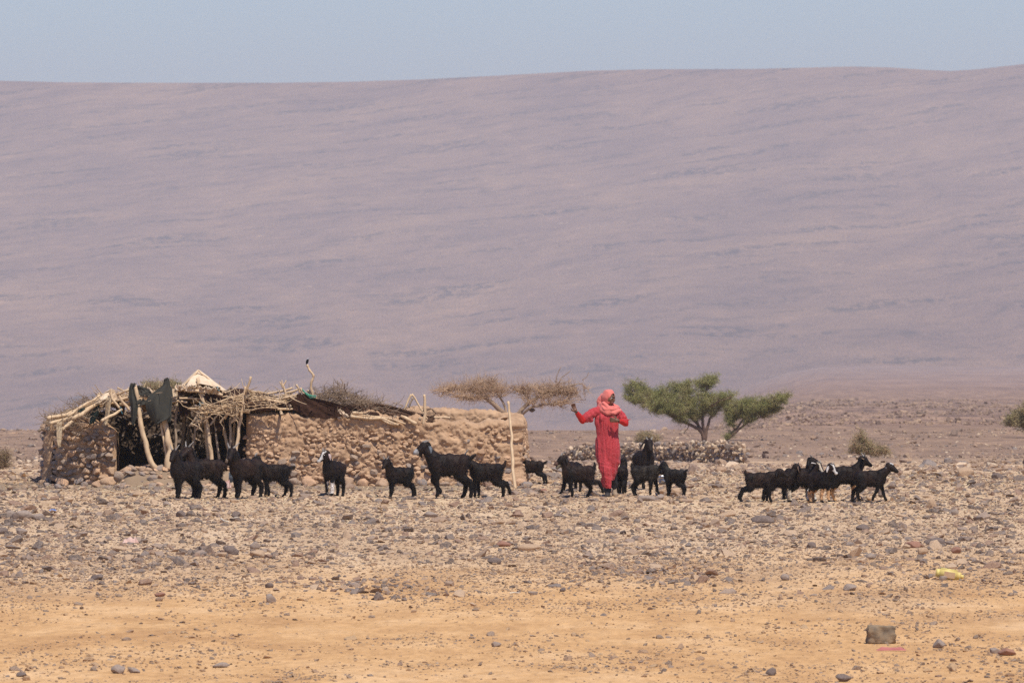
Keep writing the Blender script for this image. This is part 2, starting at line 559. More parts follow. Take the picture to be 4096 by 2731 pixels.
und = (5.0 * fbm(P * [0.004, 0.0012, 1], 4, 51)).reshape(MX.shape) * np.clip(np.minimum(T * 4, (1 - T) * 5), 0, 1)
led = MZ - 0.075 * MX + und * 2
ph = led / 14.0 + 0.9 * vnoise(P * [0.006, 0.002, 1], 61).reshape(MX.shape)
stepn = (ph - np.floor(ph))
ledge_mask = np.clip(vnoise(P * [0.011, 0.004, 1], 71).reshape(MX.shape) * 1.6, 0, 1)
MZ = MZ + und + env * ledge_mask * 2.2 * (smooth01(0.0, 0.22, stepn) - stepn) + env * (0.55 * fbm(P * [0.09, 0.03, 1], 4, 81, 0.7)).reshape(MX.shape)
MZ = MZ - np.clip(T - 1, 0, 1) * 400
def mountain_material():
    m, nt, b = new_mat('mountain_rock')
    b.inputs['Roughness'].default_value = 1.0
    b.inputs['Specular IOR Level'].default_value = 0.05
    g = N(nt, 'ShaderNodeNewGeometry')
    sep = N(nt, 'ShaderNodeSeparateXYZ'); nt.links.new(g.outputs['Position'], sep.inputs[0])
    def M2(op, a, b_, c_=None):
        n = N(nt, 'ShaderNodeMath', operation=op)
        for k, s in enumerate((a, b_, c_)):
            if s is None: continue
            if isinstance(s, (int, float)): n.inputs[k].default_value = s
            else: nt.links.new(s, n.inputs[k])
        return n.outputs[0]
    dip = M2('MULTIPLY_ADD', sep.outputs[2], 0.00035, 0.095)      # beds dip to the left, more steeply higher up
    wav = noise_n(nt, 1.0, 3, 0.5, g.outputs['Position'], ((0.006, 0.0, 0.012),))
    zz = M2('SUBTRACT', sep.outputs[2], M2('MULTIPLY', dip, sep.outputs[0]))
    zz = M2('MULTIPLY_ADD', wav.outputs[0], 26.0, zz)
    cmb = N(nt, 'ShaderNodeCombineXYZ'); nt.links.new(sep.outputs[0], cmb.inputs[0]); nt.links.new(zz, cmb.inputs[2])
    v = cmb.outputs[0]
    big = noise_n(nt, 1.0, 5, 0.6, v, ((0.008, 0.0, 0.05),))
    strat = noise_n(nt, 1.0, 9, 0.74, v, ((0.05, 0.0, 0.34),))
    spk = noise_n(nt, 1.0, 4, 0.85, v, ((0.75, 0.0, 1.1),))
    c1 = ramp(nt, [(0.32, (0.205, 0.135, 0.115)), (0.5, (0.265, 0.172, 0.133)), (0.68, (0.335, 0.215, 0.15))], big.outputs[0])
    c2 = ramp(nt, [(0.30, (0.60, 0.62, 0.66)), (0.45, (0.94, 0.94, 0.95)), (0.57, (1.06, 1.05, 1.03)), (0.72, (1.45, 1.38, 1.3))], strat.outputs[0])
    c3 = ramp(nt, [(0.30, (0.30, 0.32, 0.37)), (0.44, (0.94, 0.94, 0.95)), (0.56, (1.07, 1.06, 1.04)), (0.70, (1.6, 1.5, 1.4))], spk.outputs[0])
    c = mix(nt, c1.outputs[0], c2.outputs[0], 1.0, 'MULTIPLY')
    c = mix(nt, c, c3.outputs[0], 1.0, 'MULTIPLY')
    # dark broken scarps
    sc = noise_n(nt, 1.0, 8, 0.8, v, ((0.12, 0.0, 0.42),))
    sm = noise_n(nt, 1.0, 3, 0.55, v, ((0.010, 0.0, 0.21),))
    s1 = ramp(nt, [(0.46, (0, 0, 0)), (0.53, (1, 1, 1))], sc.outputs[0])
    s2 = ramp(nt, [(0.52, (0, 0, 0)), (0.64, (0.8, 0.8, 0.8))], sm.outputs[0])
    ms = mix(nt, s1.outputs[0], s2.outputs[0], 1.0, 'MULTIPLY')
    c = mix(nt, c, (0.075, 0.062, 0.065), ms)
    pc = noise_n(nt, 1.0, 5, 0.7, v, ((0.04, 0.0, 0.40),))
    p1 = ramp(nt, [(0.66, (0, 0, 0)), (0.71, (0.85, 0.85, 0.85))], pc.outputs[0])
    c = mix(nt, c, (0.62, 0.43, 0.27), p1.outputs[0])
    hm = N(nt, 'ShaderNodeMapRange', interpolation_type='SMOOTHSTEP'); hm.inputs[1].default_value = -100; hm.inputs[2].default_value = 60
    nt.links.new(zz, hm.inputs[0])
    tone = mix(nt, (0.86, 0.82, 0.78), (1.0, 1.0, 1.0), hm.outputs[0])
    c = mix(nt, c, tone, 1.0, 'MULTIPLY')
    nt.links.new(c, b.inputs['Base Color'])
    return m
M['mountain'] = mountain_material()
mountain = obj('mountain', np_mesh('mountain', np.stack([MX, MD, MZ], -1).reshape(-1, 3), grid_faces(len(mxs), len(ts))[:, ::-1], M['mountain']))
tag(mountain, kind='structure')

# haze
zlo = min(Z.min(), MZ.min()) - 1.0
zhi = MZ.max() + 6.0
m = bpy.data.materials.new('haze_air'); m.use_nodes = True
nt = m.node_tree; nt.nodes.clear()
out = nt.nodes.new('ShaderNodeOutputMaterial'); pv = nt.nodes.new('ShaderNodeVolumePrincipled')
pv.inputs['Color'].default_value = (0.70, 0.725, 0.765, 1)
pv.inputs['Density'].default_value = HAZE_DENSITY
pv.inputs['Anisotropy'].default_value = 0.0
nt.links.new(pv.outputs[0], out.inputs['Volume'])
bm = bmesh.new(); bmesh.ops.create_cube(bm, size=1.0)
for v in bm.verts:
    v.co = Vector((v.co.x * 3600, 5300 + v.co.y * 11800, (zlo + zhi) / 2 + v.co.z * (zhi - zlo)))
me = bpy.data.meshes.new('haze'); bm.to_mesh(me); bm.free(); me.materials.append(m)
haze = obj('haze', me); tag(haze, kind='stuff')

# ------------------------------------------------------------------ rocks
def rock_mesh(name, mat, seed, n=18, squash=(1, 0.8, 0.6), smooth=False):
    r = random.Random(seed)
    bm = bmesh.new()
    for k in range(n):
        v = Vector((r.gauss(0, 1), r.gauss(0, 1), r.gauss(0, 1))).normalized() * r.uniform(0.82, 1.05)
        bm.verts.new((v.x * squash[0], v.y * squash[1], v.z * squash[2]))
    res = bmesh.ops.convex_hull(bm, input=bm.verts)
    for v in [v for v in bm.verts if not v.link_faces]:
        bm.verts.remove(v)
    for f in bm.faces: f.smooth = smooth
    bmesh.ops.recalc_face_normals(bm, faces=bm.faces)
    me = bpy.data.meshes.new(name); bm.to_mesh(me); bm.free()
    if mat: me.materials.append(mat)
    return me

def boulder_mesh(name, mat, seed, squash=(1, 0.8, 0.6), cuts=7, rough=0.09):
    cuts += 7
    r = np.random.default_rng(seed)
    v = ICO3_V.copy()
    for k in range(cuts):
        n = r.normal(size=3); n /= np.linalg.norm(n)
        h = r.uniform(0.58, 0.86)
        d = v @ n - h
        v = v - np.where(d > 0, d, 0)[:, None] * n * 0.98
    v = v * (1 + rough * fbm(ICO3_V * 2.3 + seed, 4, seed % 97)[:, None])
    return np_mesh(name, v * np.array(squash), ICO3_F, mat, True)

PROTO = {}
def protos(key, mat, count, squash_fn, smooth=False, n=(12, 20)):
    L = []
    for k in range(count):
        L.append(rock_mesh(key, mat, 100 * len(PROTO) + k, rnd.randint(*n), squash_fn(), smooth))
    PROTO[key] = L
    return L
sq = lambda: (1, rnd.uniform(0.6, 0.95), rnd.uniform(0.45, 0.8))
protos('stone', M['field_stone'], 14, sq)
protos('pebble', M['sand_pebble'], 8, sq)
protos('far', M['far_stone'], 8, sq)
protos('wall', M['wall_stone'], 16, lambda: (1, rnd.uniform(0.7, 0.95), rnd.uniform(0.55, 0.85)), False, (18, 24))
protos('inner', M['inner_stone'], 8, lambda: (1, rnd.uniform(0.7, 0.95), rnd.uniform(0.55, 0.85)), False, (18, 24))
protos('low', M['low_wall_stone'], 12, lambda: (1, rnd.uniform(0.7, 0.95), rnd.uniform(0.6, 0.9)))

def instance_cloud(name, P, S, Rt, variants, parent=None, kind='stuff', stretch=None):
    """one object of stones instanced on points by geometry nodes"""
    P = np.asarray(P, dtype=np.float32)
    n = len(P)
    me = bpy.data.meshes.new(name)
    me.vertices.add(n); me.vertices.foreach_set('co', P.ravel())
    a = me.attributes.new('sc', 'FLOAT_VECTOR', 'POINT'); a.data.foreach_set('vector', np.asarray(S, dtype=np.float32).ravel())
    a = me.attributes.new('ro', 'FLOAT_VECTOR', 'POINT'); a.data.foreach_set('vector', np.asarray(Rt, dtype=np.float32).ravel())
    a = me.attributes.new('ix', 'INT', 'POINT'); a.data.foreach_set('value', rng.integers(0, len(variants), n).astype(np.int32))
    o = obj(name, me, parent); tag(o, kind=kind)
    ng = bpy.data.node_groups.new(name, 'GeometryNodeTree')
    ng.interface.new_socket('Geometry', in_out='INPUT', socket_type='NodeSocketGeometry')
    ng.interface.new_socket('Geometry', in_out='OUTPUT', socket_type='NodeSocketGeometry')
    gi = ng.nodes.new('NodeGroupInput'); go = ng.nodes.new('NodeGroupOutput')
    j = ng.nodes.new('GeometryNodeGeometryToInstance')
    for vme in variants:
        vo = bpy.data.objects.new('proto', vme)      # never linked to the scene
        oi = ng.nodes.new('GeometryNodeObjectInfo'); oi.inputs[0].default_value = vo
        ng.links.new(oi.outputs['Geometry'], j.inputs[0])
    ip = ng.nodes.new('GeometryNodeInstanceOnPoints')
    m2p = ng.nodes.new('GeometryNodeMeshToPoints')
    ng.links.new(gi.outputs[0], m2p.inputs[0])
    ng.links.new(m2p.outputs[0], ip.inputs['Points'])
    ng.links.new(j.outputs[0], ip.inputs['Instance'])
    ip.inputs['Pick Instance'].default_value = True
    def at(nm, ty):
        x = ng.nodes.new('GeometryNodeInputNamedAttribute'); x.data_type = ty; x.inputs[0].default_value = nm
        return x.outputs[0]
    ng.links.new(at('ix', 'INT'), ip.inputs['Instance Index'])
    e2r = ng.nodes.new('FunctionNodeEulerToRotation')
    ng.links.new(at('ro', 'FLOAT_VECTOR'), e2r.inputs[0])
    ng.links.new(e2r.outputs[0], ip.inputs['Rotation'])
    ng.links.new(at('sc', 'FLOAT_VECTOR'), ip.inputs['Scale'])
    ng.links.new(ip.outputs[0], go.inputs[0])
    md = o.modifiers.new('scatter', 'NODES'); md.node_group = ng
    return o

# hut footprint kept clear of scattered stones
def inside_hut(x, y):
    u = 2048 + x / y * F
    return (u > 190) & (u < 2085) & (y > 175.0) & (y < 180.5)

def scatter(n, d0, d1, dens_fn, size_fn, margin=1.9):
    n = int(n * margin / 1.08)
    y = d0 + (d1 - d0) * rng.random(n)
    x = (rng.random(n) * 2 - 1) * (2048 / F) * y * margin
    keep = rng.random(n) < dens_fn(x, y)
    keep &= ~inside_hut(x, y)
    x, y = x[keep], y[keep]
    s = size_fn(x, y)
    z = terrain(x, y) + s * 0.12
    return x, y, z, s

def clump(x, y, a, b, seed):
    return 0.5 + 0.5 * fbm(np.stack([x * a, y * b, 0 * x], -1), 4, seed)

# stony band
def dn1(x, y):
    c = clump(x, y, 0.55, 0.16, 201)
    edge = smooth01(133, 152, y + 34 * (c - 0.5) + 10 * (clump(x, y, 0.12, 0.1, 205) - 0.5))
    return np.clip(edge * (0.06 + 0.62 * c), 0, 1) * np.clip(1 - (y - 176) / 60, 0.3, 1)
def sz1(x, y):
    s = np.exp(rng.normal(math.log(0.025), 0.6, len(x)))
    return np.clip(s, 0.009, 0.13)
x1, y1, z1, s1 = scatter(66000, 128, 184, dn1, sz1)
# fines between the stones
x1b, y1b, z1b, s1b = scatter(100000, 130, 184, lambda x, y: np.clip(smooth01(130, 150, y + 24 * (clump(x, y, .4, .15, 207) - .5)) * (0.25 + clump(x, y, 1.2, 0.4, 241)), 0, 1), lambda x, y: np.clip(np.exp(rng.normal(math.log(0.0125), 0.4, len(x))), 0.006, 0.03))
# sand flat: few, small
def dn2(x, y):
    c = clump(x, y, 0.9, 0.35, 211)
    return np.clip((c - 0.36) * 3.2, 0.05, 1) * (0.55 + 0.45 * (1 - smooth01(117, 124, y)) + 0.45 * smooth01(132, 142, y))
def sz2(x, y):
    s = np.exp(rng.normal(math.log(0.0105), 0.62, len(x)))
    return np.clip(s, 0.004, 0.06) * (1 + .35 * (1 - smooth01(117, 123, y)))
x2, y2, z2, s2 = scatter(52000, 113.5, 148, dn2, sz2)
# dark crumbs in clumps on the sand
def dn2b(x, y):
    c = clump(x, y, 1.3, 0.6, 231)
    return np.clip((c - 0.60) * 9, 0, 1)
x2b, y2b, z2b, s2b = scatter(26000, 113.5, 144, dn2b, lambda x, y: np.clip(np.exp(rng.normal(math.log(0.011), 0.4, len(x))), 0.005, 0.03))
# plain behind
def dn3(x, y):
    c = clump(x, y, 0.3, 0.06, 221)
    return np.clip((c - 0.36) * 2.2, 0.03, 1) * np.clip(1.1 - (y - 184) / 300, 0.35, 1)
x3, y3, z3, s3 = scatter(75000, 184, 470, dn3, lambda x, y: np.clip(np.exp(rng.normal(math.log(0.022), 0.6, len(x))), 0.010, 0.15) * (0.8 + y / 500))
# far stones on the right-hand rise
def dn4(x, y):
    u = 2048 + x / y * F
    c = clump(x, y, 0.12, 0.02, 225)
    return smooth01(2300, 3000, u) * np.clip((c - 0.35) * 2.5, 0.02, 1)
x4, y4, z4, s4 = scatter(40000, 470, 1600, dn4, lambda x, y: np.clip(np.exp(rng.normal(math.log(0.055), 0.6, len(x))), 0.03, 0.26) * (0.6 + y / 1100))

def tri(s, flat=True):
    k = len(s)
    return np.stack([s * rng.uniform(0.8, 1.45, k), s * rng.uniform(0.8, 1.3, k), s * rng.uniform(0.55, 1.15, k)], -1)
def rots(k, tilt=0.35):
    return np.stack([rng.normal(0, tilt, k), rng.normal(0, tilt, k), rng.uniform(0, 6.28, k)], -1)

# stones that show largest become objects of their own, the rest one mass each
shown = s1 / y1 * (np.abs(x1 / y1 * F) < 2048)
order = np.argsort(-shown)
big = order[:240]; rest = order[240:]
S1 = tri(s1); R1 = rots(len(s1))
for k in big:
    o = obj('stone', PROTO['stone'][int(rng.integers(0, 14))], ground, (x1[k], y1[k], z1[k]))
    o.scale = tuple(S1[k]); o.rotation_euler = tuple(R1[k])
instance_cloud('gravel', np.stack([x1, y1, z1], -1)[rest], S1[rest], R1[rest], PROTO['stone'])
order = np.argsort(-(s2 / y2 * (np.abs(x2 / y2 * F) < 2048))); b2 = order[:55]; r2_ = order[55:]
S2 = tri(s2); R2 = rots(len(s2))
for k in b2:
    o = obj('stone', PROTO['pebble'][int(rng.integers(0, 8))], ground, (x2[k], y2[k], z2[k]))
    o.scale = tuple(S2[k]); o.rotation_euler = tuple(R2[k])
instance_cloud('fine_gravel', np.stack([x1b, y1b, z1b], -1), tri(s1b), rots(len(s1b)), PROTO['stone'][:6] + PROTO['pebble'])
instance_cloud('sand_gravel', np.stack([x2, y2, z2], -1)[r2_], S2[r2_], R2[r2_], PROTO['pebble'] + PROTO['stone'][:2])
instance_cloud('dry_crumbs', np.stack([x2b, y2b, z2b], -1), tri(s2b), rots(len(s2b)), PROTO['pebble'] + PROTO['far'][:4])
instance_cloud('rubble', np.stack([x3, y3, z3], -1), tri(s3), rots(len(s3)), PROTO['far'] + PROTO['low'][:6])
instance_cloud('far_rubble', np.stack([x4, y4, z4], -1), tri(s4), rots(len(s4)), PROTO['far'])

# straw litter
mb = MB()
ns = 9000
ys_ = 150 + 34 * rng.random(ns) ** 0.8
xs_ = (rng.random(ns) * 2 - 1) * (2048 / F) * ys_ * 1.05
kk = (rng.random(ns) < clump(xs_, ys_, 0.5, 0.2, 301) * smooth01(150, 168, ys_)) & ~inside_hut(xs_, ys_)
xs_, ys_ = xs_[kk], ys_[kk]
zs_ = terrain(xs_, ys_)
a = rng.uniform(0, 6.28, len(xs_)); L = rng.uniform(0.02, 0.09, len(xs_)); w = 0.0035
dz = rng.uniform(-0.1, 0.55, len(xs_)) * L
p0 = np.stack([xs_, ys_, zs_ + 0.012], -1); p1 = p0 + np.stack([np.cos(a) * L, np.sin(a) * L, dz], -1)
sd_ = np.stack([-np.sin(a) * w, np.cos(a) * w, 0 * a + w], -1)
vv = np.stack([p0 - sd_, p0 + sd_, p1 + sd_, p1 - sd_], 1).reshape(-1, 3)
ff_ = np.arange(len(vv)).reshape(-1, 4)
o = obj('straw', np_mesh('straw', vv, ff_, M['straw'])); tag(o, kind='stuff')

# ------------------------------------------------------------------ the stone hut
HD = 175.0
def H(px, py, dd=0.0):
    """world point seen at a photograph pixel, dd metres behind the hut's front face"""
    return pt(px, py, HD + dd)

hut_base = ground_at(1300, 1940)
hut = thing('stone_hut', 'long low stone and mud hut roofed with poles, brush and dark cloth', 'hut')

def wall_build(path, base_row, top_fn, stone_thick, seed, stone_n, stone_size, mudlump=0.05, name_label=None, row_d=None, both=False, big_bias=1.0, mudtop=0.0):
    """path: world xy corners. top_fn(t): height above ground. one lumpy body plus separate stones"""
    thick = stone_thick - 0.045
    P = [Vector(p) for p in path]
    seglen = [(b - a).length for a, b in zip(P[:-1], P[1:])]
    L = sum(seglen)
    nu = max(12, int(L / 0.016))
    su = np.linspace(0, L, nu)
    xy, nrm = [], []
    for s in su:
        acc = 0
        for a, b, l in zip(P[:-1], P[1:], seglen):
            if s <= acc + l + 1e-6:
                p = a.lerp(b, (s - acc) / l); d = (b - a).normalized(); break
            acc += l
        xy.append(p); nrm.append(Vector((d.y, -d.x)))
    xy = np.array([p[:] for p in xy]); nr = np.array([n[:] for n in nrm])
    for _ in range(int(0.12 / 0.016)):
        nr[1:-1] = (nr[:-2] + nr[1:-1] + nr[2:]) / 3; xy[1:-1] = (xy[:-2] + xy[1:-1] + xy[2:]) / 3
    nr /= np.linalg.norm(nr, axis=1)[:, None]
    gz = terrain(xy[:, 0], xy[:, 1])
    top = np.array([top_fn(s / L) for s in su])
    nvf = 64; nvt = 8; nvb = 16
    rows = []
    end = np.minimum(su, L - su) / (thick * 0.5)
    e = np.sqrt(np.clip(1 - (1 - np.clip(end, 0, 1)) ** 2, 0.0, 1))
    Vv, UV, Nn = [], [], []
    def add(off, zf, nx, nz, vcoord):
        o = off * e
        h = gz - 0.08 + (top + 0.08) * zf
        Vv.append(np.stack([xy[:, 0] + nr[:, 0] * o, xy[:, 1] + nr[:, 1] * o, h], -1))
        Nn.append(np.stack([nr[:, 0] * nx, nr[:, 1] * nx, np.full(nu, nz)], -1))
        UV.append(np.stack([su, np.full(nu, vcoord) + 0 * su], -1))
    for k in range(nvf):
        t = k / (nvf - 1); add(thick * (0.62 - 0.14 * t), t * 0.97, 1, 0.1, t * 1.0)
    for k in range(1, nvt):
        t = k / nvt; add(thick * 0.48 * math.cos(t * math.pi), 0.97 + 0.03 * math.sin(t * math.pi), math.cos(t * math.pi), math.sin(t * math.pi), 1 + t * 0.4)
    for k in range(nvb):
        t = 1 - k / (nvb - 1); add(-thick * (0.62 - 0.14 * t), t * 0.97, -1, 0.1, 1.5 + (1 - t))
    Vv = np.stack(Vv, 1).reshape(-1, 3); Nn = np.stack(Nn, 1).reshape(-1, 3); UV = np.stack(UV, 1).reshape(-1, 2)
    w1 = worley(UV[:, 0] / 0.11, UV[:, 1] * 1.05 / 0.09, seed); w2 = worley(UV[:, 0] / 0.045, UV[:, 1] / 0.04, seed + 3)
    q = np.stack([UV[:, 0], UV[:, 1], 0 * UV[:, 0]], -1)
    disp = mudlump * (0.75 * np.sqrt(np.clip(1 - w1 ** 2, 0, 1)) + 0.42 * np.sqrt(np.clip(1 - w2 ** 2, 0, 1)) - 0.5 + 0.6 * fbm(q * 9, 4, seed)) + 0.05 * fbm(q * 1.6, 2, seed + 5)
    wr = worley(UV[:, 0] / 0.19 + 3.3, UV[:, 1] / 0.15, seed + 7)
    disp = disp + mudlump * 0.7 * (np.sqrt(np.clip(1 - wr ** 2, 0, 1)) - 0.6) + 0.022 * fbm(q * 30, 3, seed + 8)
    Vv = Vv + Nn * disp[:, None]
    nv = nvf + nvt - 1 + nvb
    me = np_mesh('wall', Vv, grid_faces(nu, nv), M['mud'])
    return me, dict(xy=xy, nr=nr, gz=gz, top=top, su=su, L=L, e=e, thick=stone_thick)

def wall_stones(wd, part, n, size_fn, seed, protos_, name='stone', tmax=1.0, side=1, tmin=0.0, protr=0.3, tdens=None):
    r = np.random.default_rng(seed)
    placed = []
    out = []
    tries = 0
    while len(out) < n and tries < n * 40:
        tries += 1
        s = r.uniform(0.0, wd['L']); t = r.uniform(tmin, tmax)
        if tdens is not None and r.random() > tdens(s / wd['L'], t): continue
        i = min(len(wd['su']) - 1, int(s / wd['L'] * (len(wd['su']) - 1)))
        a = size_fn(t, r)
        h = wd['top'][i]
        zz = t * h
        ok = True
        for (ps, pz, pa) in placed:
            if (ps - s) ** 2 / (0.76 * (pa + a)) ** 2 + (pz - zz) ** 2 / (0.56 * (pa + a)) ** 2 < 1:
                ok = False; break
        if not ok: continue
        placed.append((s, zz, a))
        off = side * (wd['thick'] * (0.62 - 0.14 * t) * wd['e'][i] + a * r.uniform(-0.15, protr))
        loc = (wd['xy'][i][0] + wd['nr'][i][0] * off, wd['xy'][i][1] + wd['nr'][i][1] * off, wd['gz'][i] + zz)
        rz = math.atan2(wd['nr'][i][0] * -1, wd['nr'][i][1]) + r.normal(0, 0.3)
        out.append((loc, (a * r.uniform(0.95, 1.3), a * r.uniform(0.8, 1.1), a * r.uniform(0.85, 1.15)), (r.normal(0, 0.25), r.normal(0, 0.3), rz), a))
    return out

def place_stones(L, part, protos_, limit, massname='rubble_fill'):
    L = sorted(L, key=lambda q: -q[3])
    for loc, sc, ro, a in L[:limit]:
        o = obj('stone', protos_[rnd.randrange(len(protos_))], part, loc)
        o.scale = sc; o.rotation_euler = ro
    rest = L[limit:]
    if rest:
        vs, fs, n = [], [], 0
        for loc, sc, ro, a in rest:
            me = protos_[rnd.randrange(len(protos_))]
            Mx = Matrix.Translation(loc) @ Euler(ro).to_matrix().to_4x4() @ Matrix.Diagonal((*sc, 1))
            base = n
            for v in me.vertices: vs.append(tuple(Mx @ v.co)); n += 1
            for p in me.polygons: fs.append([base + i for i in p.vertices])
        me = bpy.data.meshes.new(massname); me.from_pydata(vs, [], fs); me.materials.append(protos_[0].materials[0])
        o = obj(massname, me, part); tag(o, kind='stuff')

WS = PROTO['wall']
def xy(v): return (v.x, v.y)
TH = 0.36
# left wall stub
Lw = [xy(pt(228, 1900, 175.7)), xy(pt(470, 1900, 175.4))]
left_base = tz(Lw[0][0], 175.5)
hL = lambda t: np.interp(t, [0, 0.06, 0.14, 0.22, 0.3, 0.42, 0.5, 0.6, 0.7, 0.8, 0.9, 1], [0.80, 0.93, 0.96, 0.90, 1.0, 1.03, 0.94, 0.99, 0.90, 0.96, 0.86, 0.78])
me, wdL = wall_build(Lw, 1930, hL, 0.30, 401, 0, 0, 0.05)
wl = obj('wall', me, hut)
st = wall_stones(wdL, wl, 150, lambda t, r: (0.100 - 0.035 * t) * r.uniform(0.6, 1.1), 402, WS, tdens=lambda s, t: 1.0 if t < 0.80 or s > 0.8 else 0.6, protr=1.1, tmin=0.02)
# footing of big boulders
place_stones(st, wl, WS, 130)
# main front wall from the opening to the right corner, then the return wall
Mw = [xy(pt(985, 1900, 175.25)), xy(pt(1300, 1900, 175.3)), xy(pt(2040, 1900, 175.3)), xy(pt(2045, 1900, 179.6))]
def rowh(py, d=175.25): return CAMZ - (py - PYH) / F * d
_gz0 = tz(-1.5, 175.2)
def hM(t):
    s = np.interp(t, [0, 0.05, 0.22, 0.30, 0.34, 0.50, 1], [1672, 1668, 1660, 1672, 1690, 1690, 1690])
    return rowh(s) - _gz0 - 0.01 + 0.022 * math.sin(t * 61) * math.sin(t * 23 + 1) + 0.018 * math.sin(t * 140 + 2) - 0.03 * (t > .62)
me, wdM = wall_build(Mw, 1940, hM, TH, 411, 0, 0, 0.08)
wm = obj('wall', me, hut)
frac = 4.05 / wdM['L']
dens = lambda s, t: (1.0 if t < 0.5 else (0.55 if t < 0.8 else 0.3)) * (1.0 if s < 0.30 else (0.85 if t < 0.5 else 0.45))
st = wall_stones(wdM, wm, 850, lambda t, r: (0.088 - 0.052 * t) * r.uniform(0.45, 1.15), 412, WS, tdens=dens, protr=0.75)
place_stones(st, wm, WS, 165)
# back wall and left return wall
Bw = [xy(pt(262, 1900, 179.6)), xy(pt(1200, 1900, 179.7))]
Sw = [xy(pt(240, 1900, 179.8)), xy(pt(226, 1900, 176.0))]
me, wdS = wall_build(Sw, 1900, lambda t: 0.92, 0.30, 441, 0, 0, 0.05)
ws_ = obj('wall', me, hut)
st = wall_stones(wdS, ws_, 60, lambda t, r: 0.085 * r.uniform(0.6, 1.1), 442, WS, protr=0.8)
place_stones(st, ws_, WS, 40)
Bw2 = [xy(pt(1190, 1900, 179.6)), xy(pt(2040, 1900, 179.5))]
_gz1 = tz(0, 179.5)
def hB(t):
    s = np.interp(t, [0, 1], [0.98, 1.05])
    return s
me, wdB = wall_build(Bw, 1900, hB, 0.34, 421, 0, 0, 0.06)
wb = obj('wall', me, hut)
me.materials.clear(); me.materials.append(M['shaded_mud'])
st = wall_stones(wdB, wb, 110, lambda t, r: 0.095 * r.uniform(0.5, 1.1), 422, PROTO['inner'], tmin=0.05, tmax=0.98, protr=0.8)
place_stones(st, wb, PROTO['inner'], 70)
me, wdB2 = wall_build(Bw2, 1900, lambda t: np.interp(t, [0, 0.6, 0.8, 0.92, 1], [1.05, 1.08, 1.05, 1.04, 1.0]), 0.34, 431, 0, 0, 0.06)
wb = obj('wall', me, hut)
# stones along the top of the rear wall, seen over the front wall
tops = []
r = np.random.default_rng(5)
for px in np.arange(1752, 2035, 21):
    a = r.uniform(0.045, 0.09)
    p = pt(px, 0, 179.45); i = None
    z = rowh(1678 + 8 * math.sin(px * 0.05) + r.uniform(-4, 6), 179.45) - 0.01
    tops.append(((p.x, 179.45 + r.uniform(-.08, .08), z - a * 0.3), (a * 1.3, a, a * 0.9), (r.normal(0, .3), r.normal(0, .3), r.uniform(0, 6)), a))
place_stones(tops, wb, WS, 40)

# raised earth and rubble floor inside the opening
nx_, ny_ = 90, 60
gx = np.linspace(pt(455, 0, 175).x, pt(1000, 0, 175).x, nx_); gy = np.linspace(173.9, 179.6, ny_)
GX, GY = np.meshgrid(gx, gy, indexing='ij')
zt = CAMZ - (1880 - PYH) / F * 175.2
base = terrain(GX, GY)
kx = smooth01(0, 0.12, (GX - gx[0]) / (gx[-1] - gx[0])) * smooth01(0, 0.12, (gx[-1] - GX) / (gx[-1] - gx[0]))
ww = smooth01(174.35, 175.0, GY) * kx
GZ = base - .03 + (np.maximum(zt - base, 0) + .05) * ww + 0.03 * fbm(np.stack([GX * 4, GY * 4, 0 * GX], -1).reshape(-1, 3), 4, 88).reshape(GX.shape)
M['trampled'] = simple('trampled', (0.32, 0.225, 0.145), (0.23, 0.16, 0.10), 3, .95, .6, .03)
def floor_z(x, y):
    i = int(np.clip((x - gx[0]) / (gx[1] - gx[0]), 0, nx_ - 1)); j = int(np.clip((y - gy[0]) / (gy[1] - gy[0]), 0, ny_ - 1))
    return float(GZ[i, j])
efl = obj('earth_floor', np_mesh('earth_floor', np.stack([GX, GY, GZ], -1).reshape(-1, 3), grid_faces(nx_, ny_)[:, ::-1], M['trampled']), hut)
fs_ = []
r = np.random.default_rng(31)
for k in range(95):
    a = r.uniform(0.025, 0.10); x_ = r.uniform(gx[6], gx[-7]); y_ = r.uniform(174.1, 175.1)
    fs_.append(((x_, y_, floor_z(x_, y_) + a * .3), (a * 1.2, a, a * .8), (r.normal(0, .2), r.normal(0, .2), r.uniform(0, 6)), a))
place_stones(fs_, efl, WS, 60)
fp = []; 
for k in range(900):
    x_ = r.uniform(gx[4], gx[-5]); y_ = r.uniform(173.9, 175.6); a = float(np.clip(math.exp(r.normal(math.log(.013), .5)), .006, .04)); fp.append((x_, y_, floor_z(x_, y_) + a * .2, a))
fp = np.array(fp)
instance_cloud('floor_gravel', fp[:, :3], np.repeat(fp[:, 3:4], 3, 1), rots(len(fp)), PROTO['stone'], efl)

# fallen stones lying along the foot of the hut
foot = [(170, 1925, 24), (150, 1910, 18), (188, 1938, 20), (196, 1900, 26), (205, 1870, 24), (232, 1945, 22), (340, 1935, 24), (385, 1938, 28), (430, 1925, 30), (475, 1900, 34), (490, 1925, 26), (545, 1915, 30), (600, 1905, 28), (640, 1915, 22), (600, 1932, 20), (250, 1928, 34), (297, 1925, 22), (330, 1905, 28), (372, 1915, 26), (215, 1905, 24), (420, 1900, 22), (512, 1852, 32), (525, 1880, 42), (560, 1890, 36), (618, 1880, 34),
        (500, 1915, 40), (655, 1915, 27), (455, 1928, 22), (1240, 1928, 40), (1170, 1925, 34), (1010, 1930, 25), (1400, 1905, 38), (1455, 1930, 34), (1530, 1925, 40), (1850, 1925, 30), (2020, 1905, 28),
        (2090, 1890, 26), (2080, 1925, 34), (2110, 1945, 32), (2030, 1925, 24), (1950, 1930, 26), (1780, 1930, 22), (1100, 1920, 22), (1330, 1920, 22), (1690, 1920, 28)]
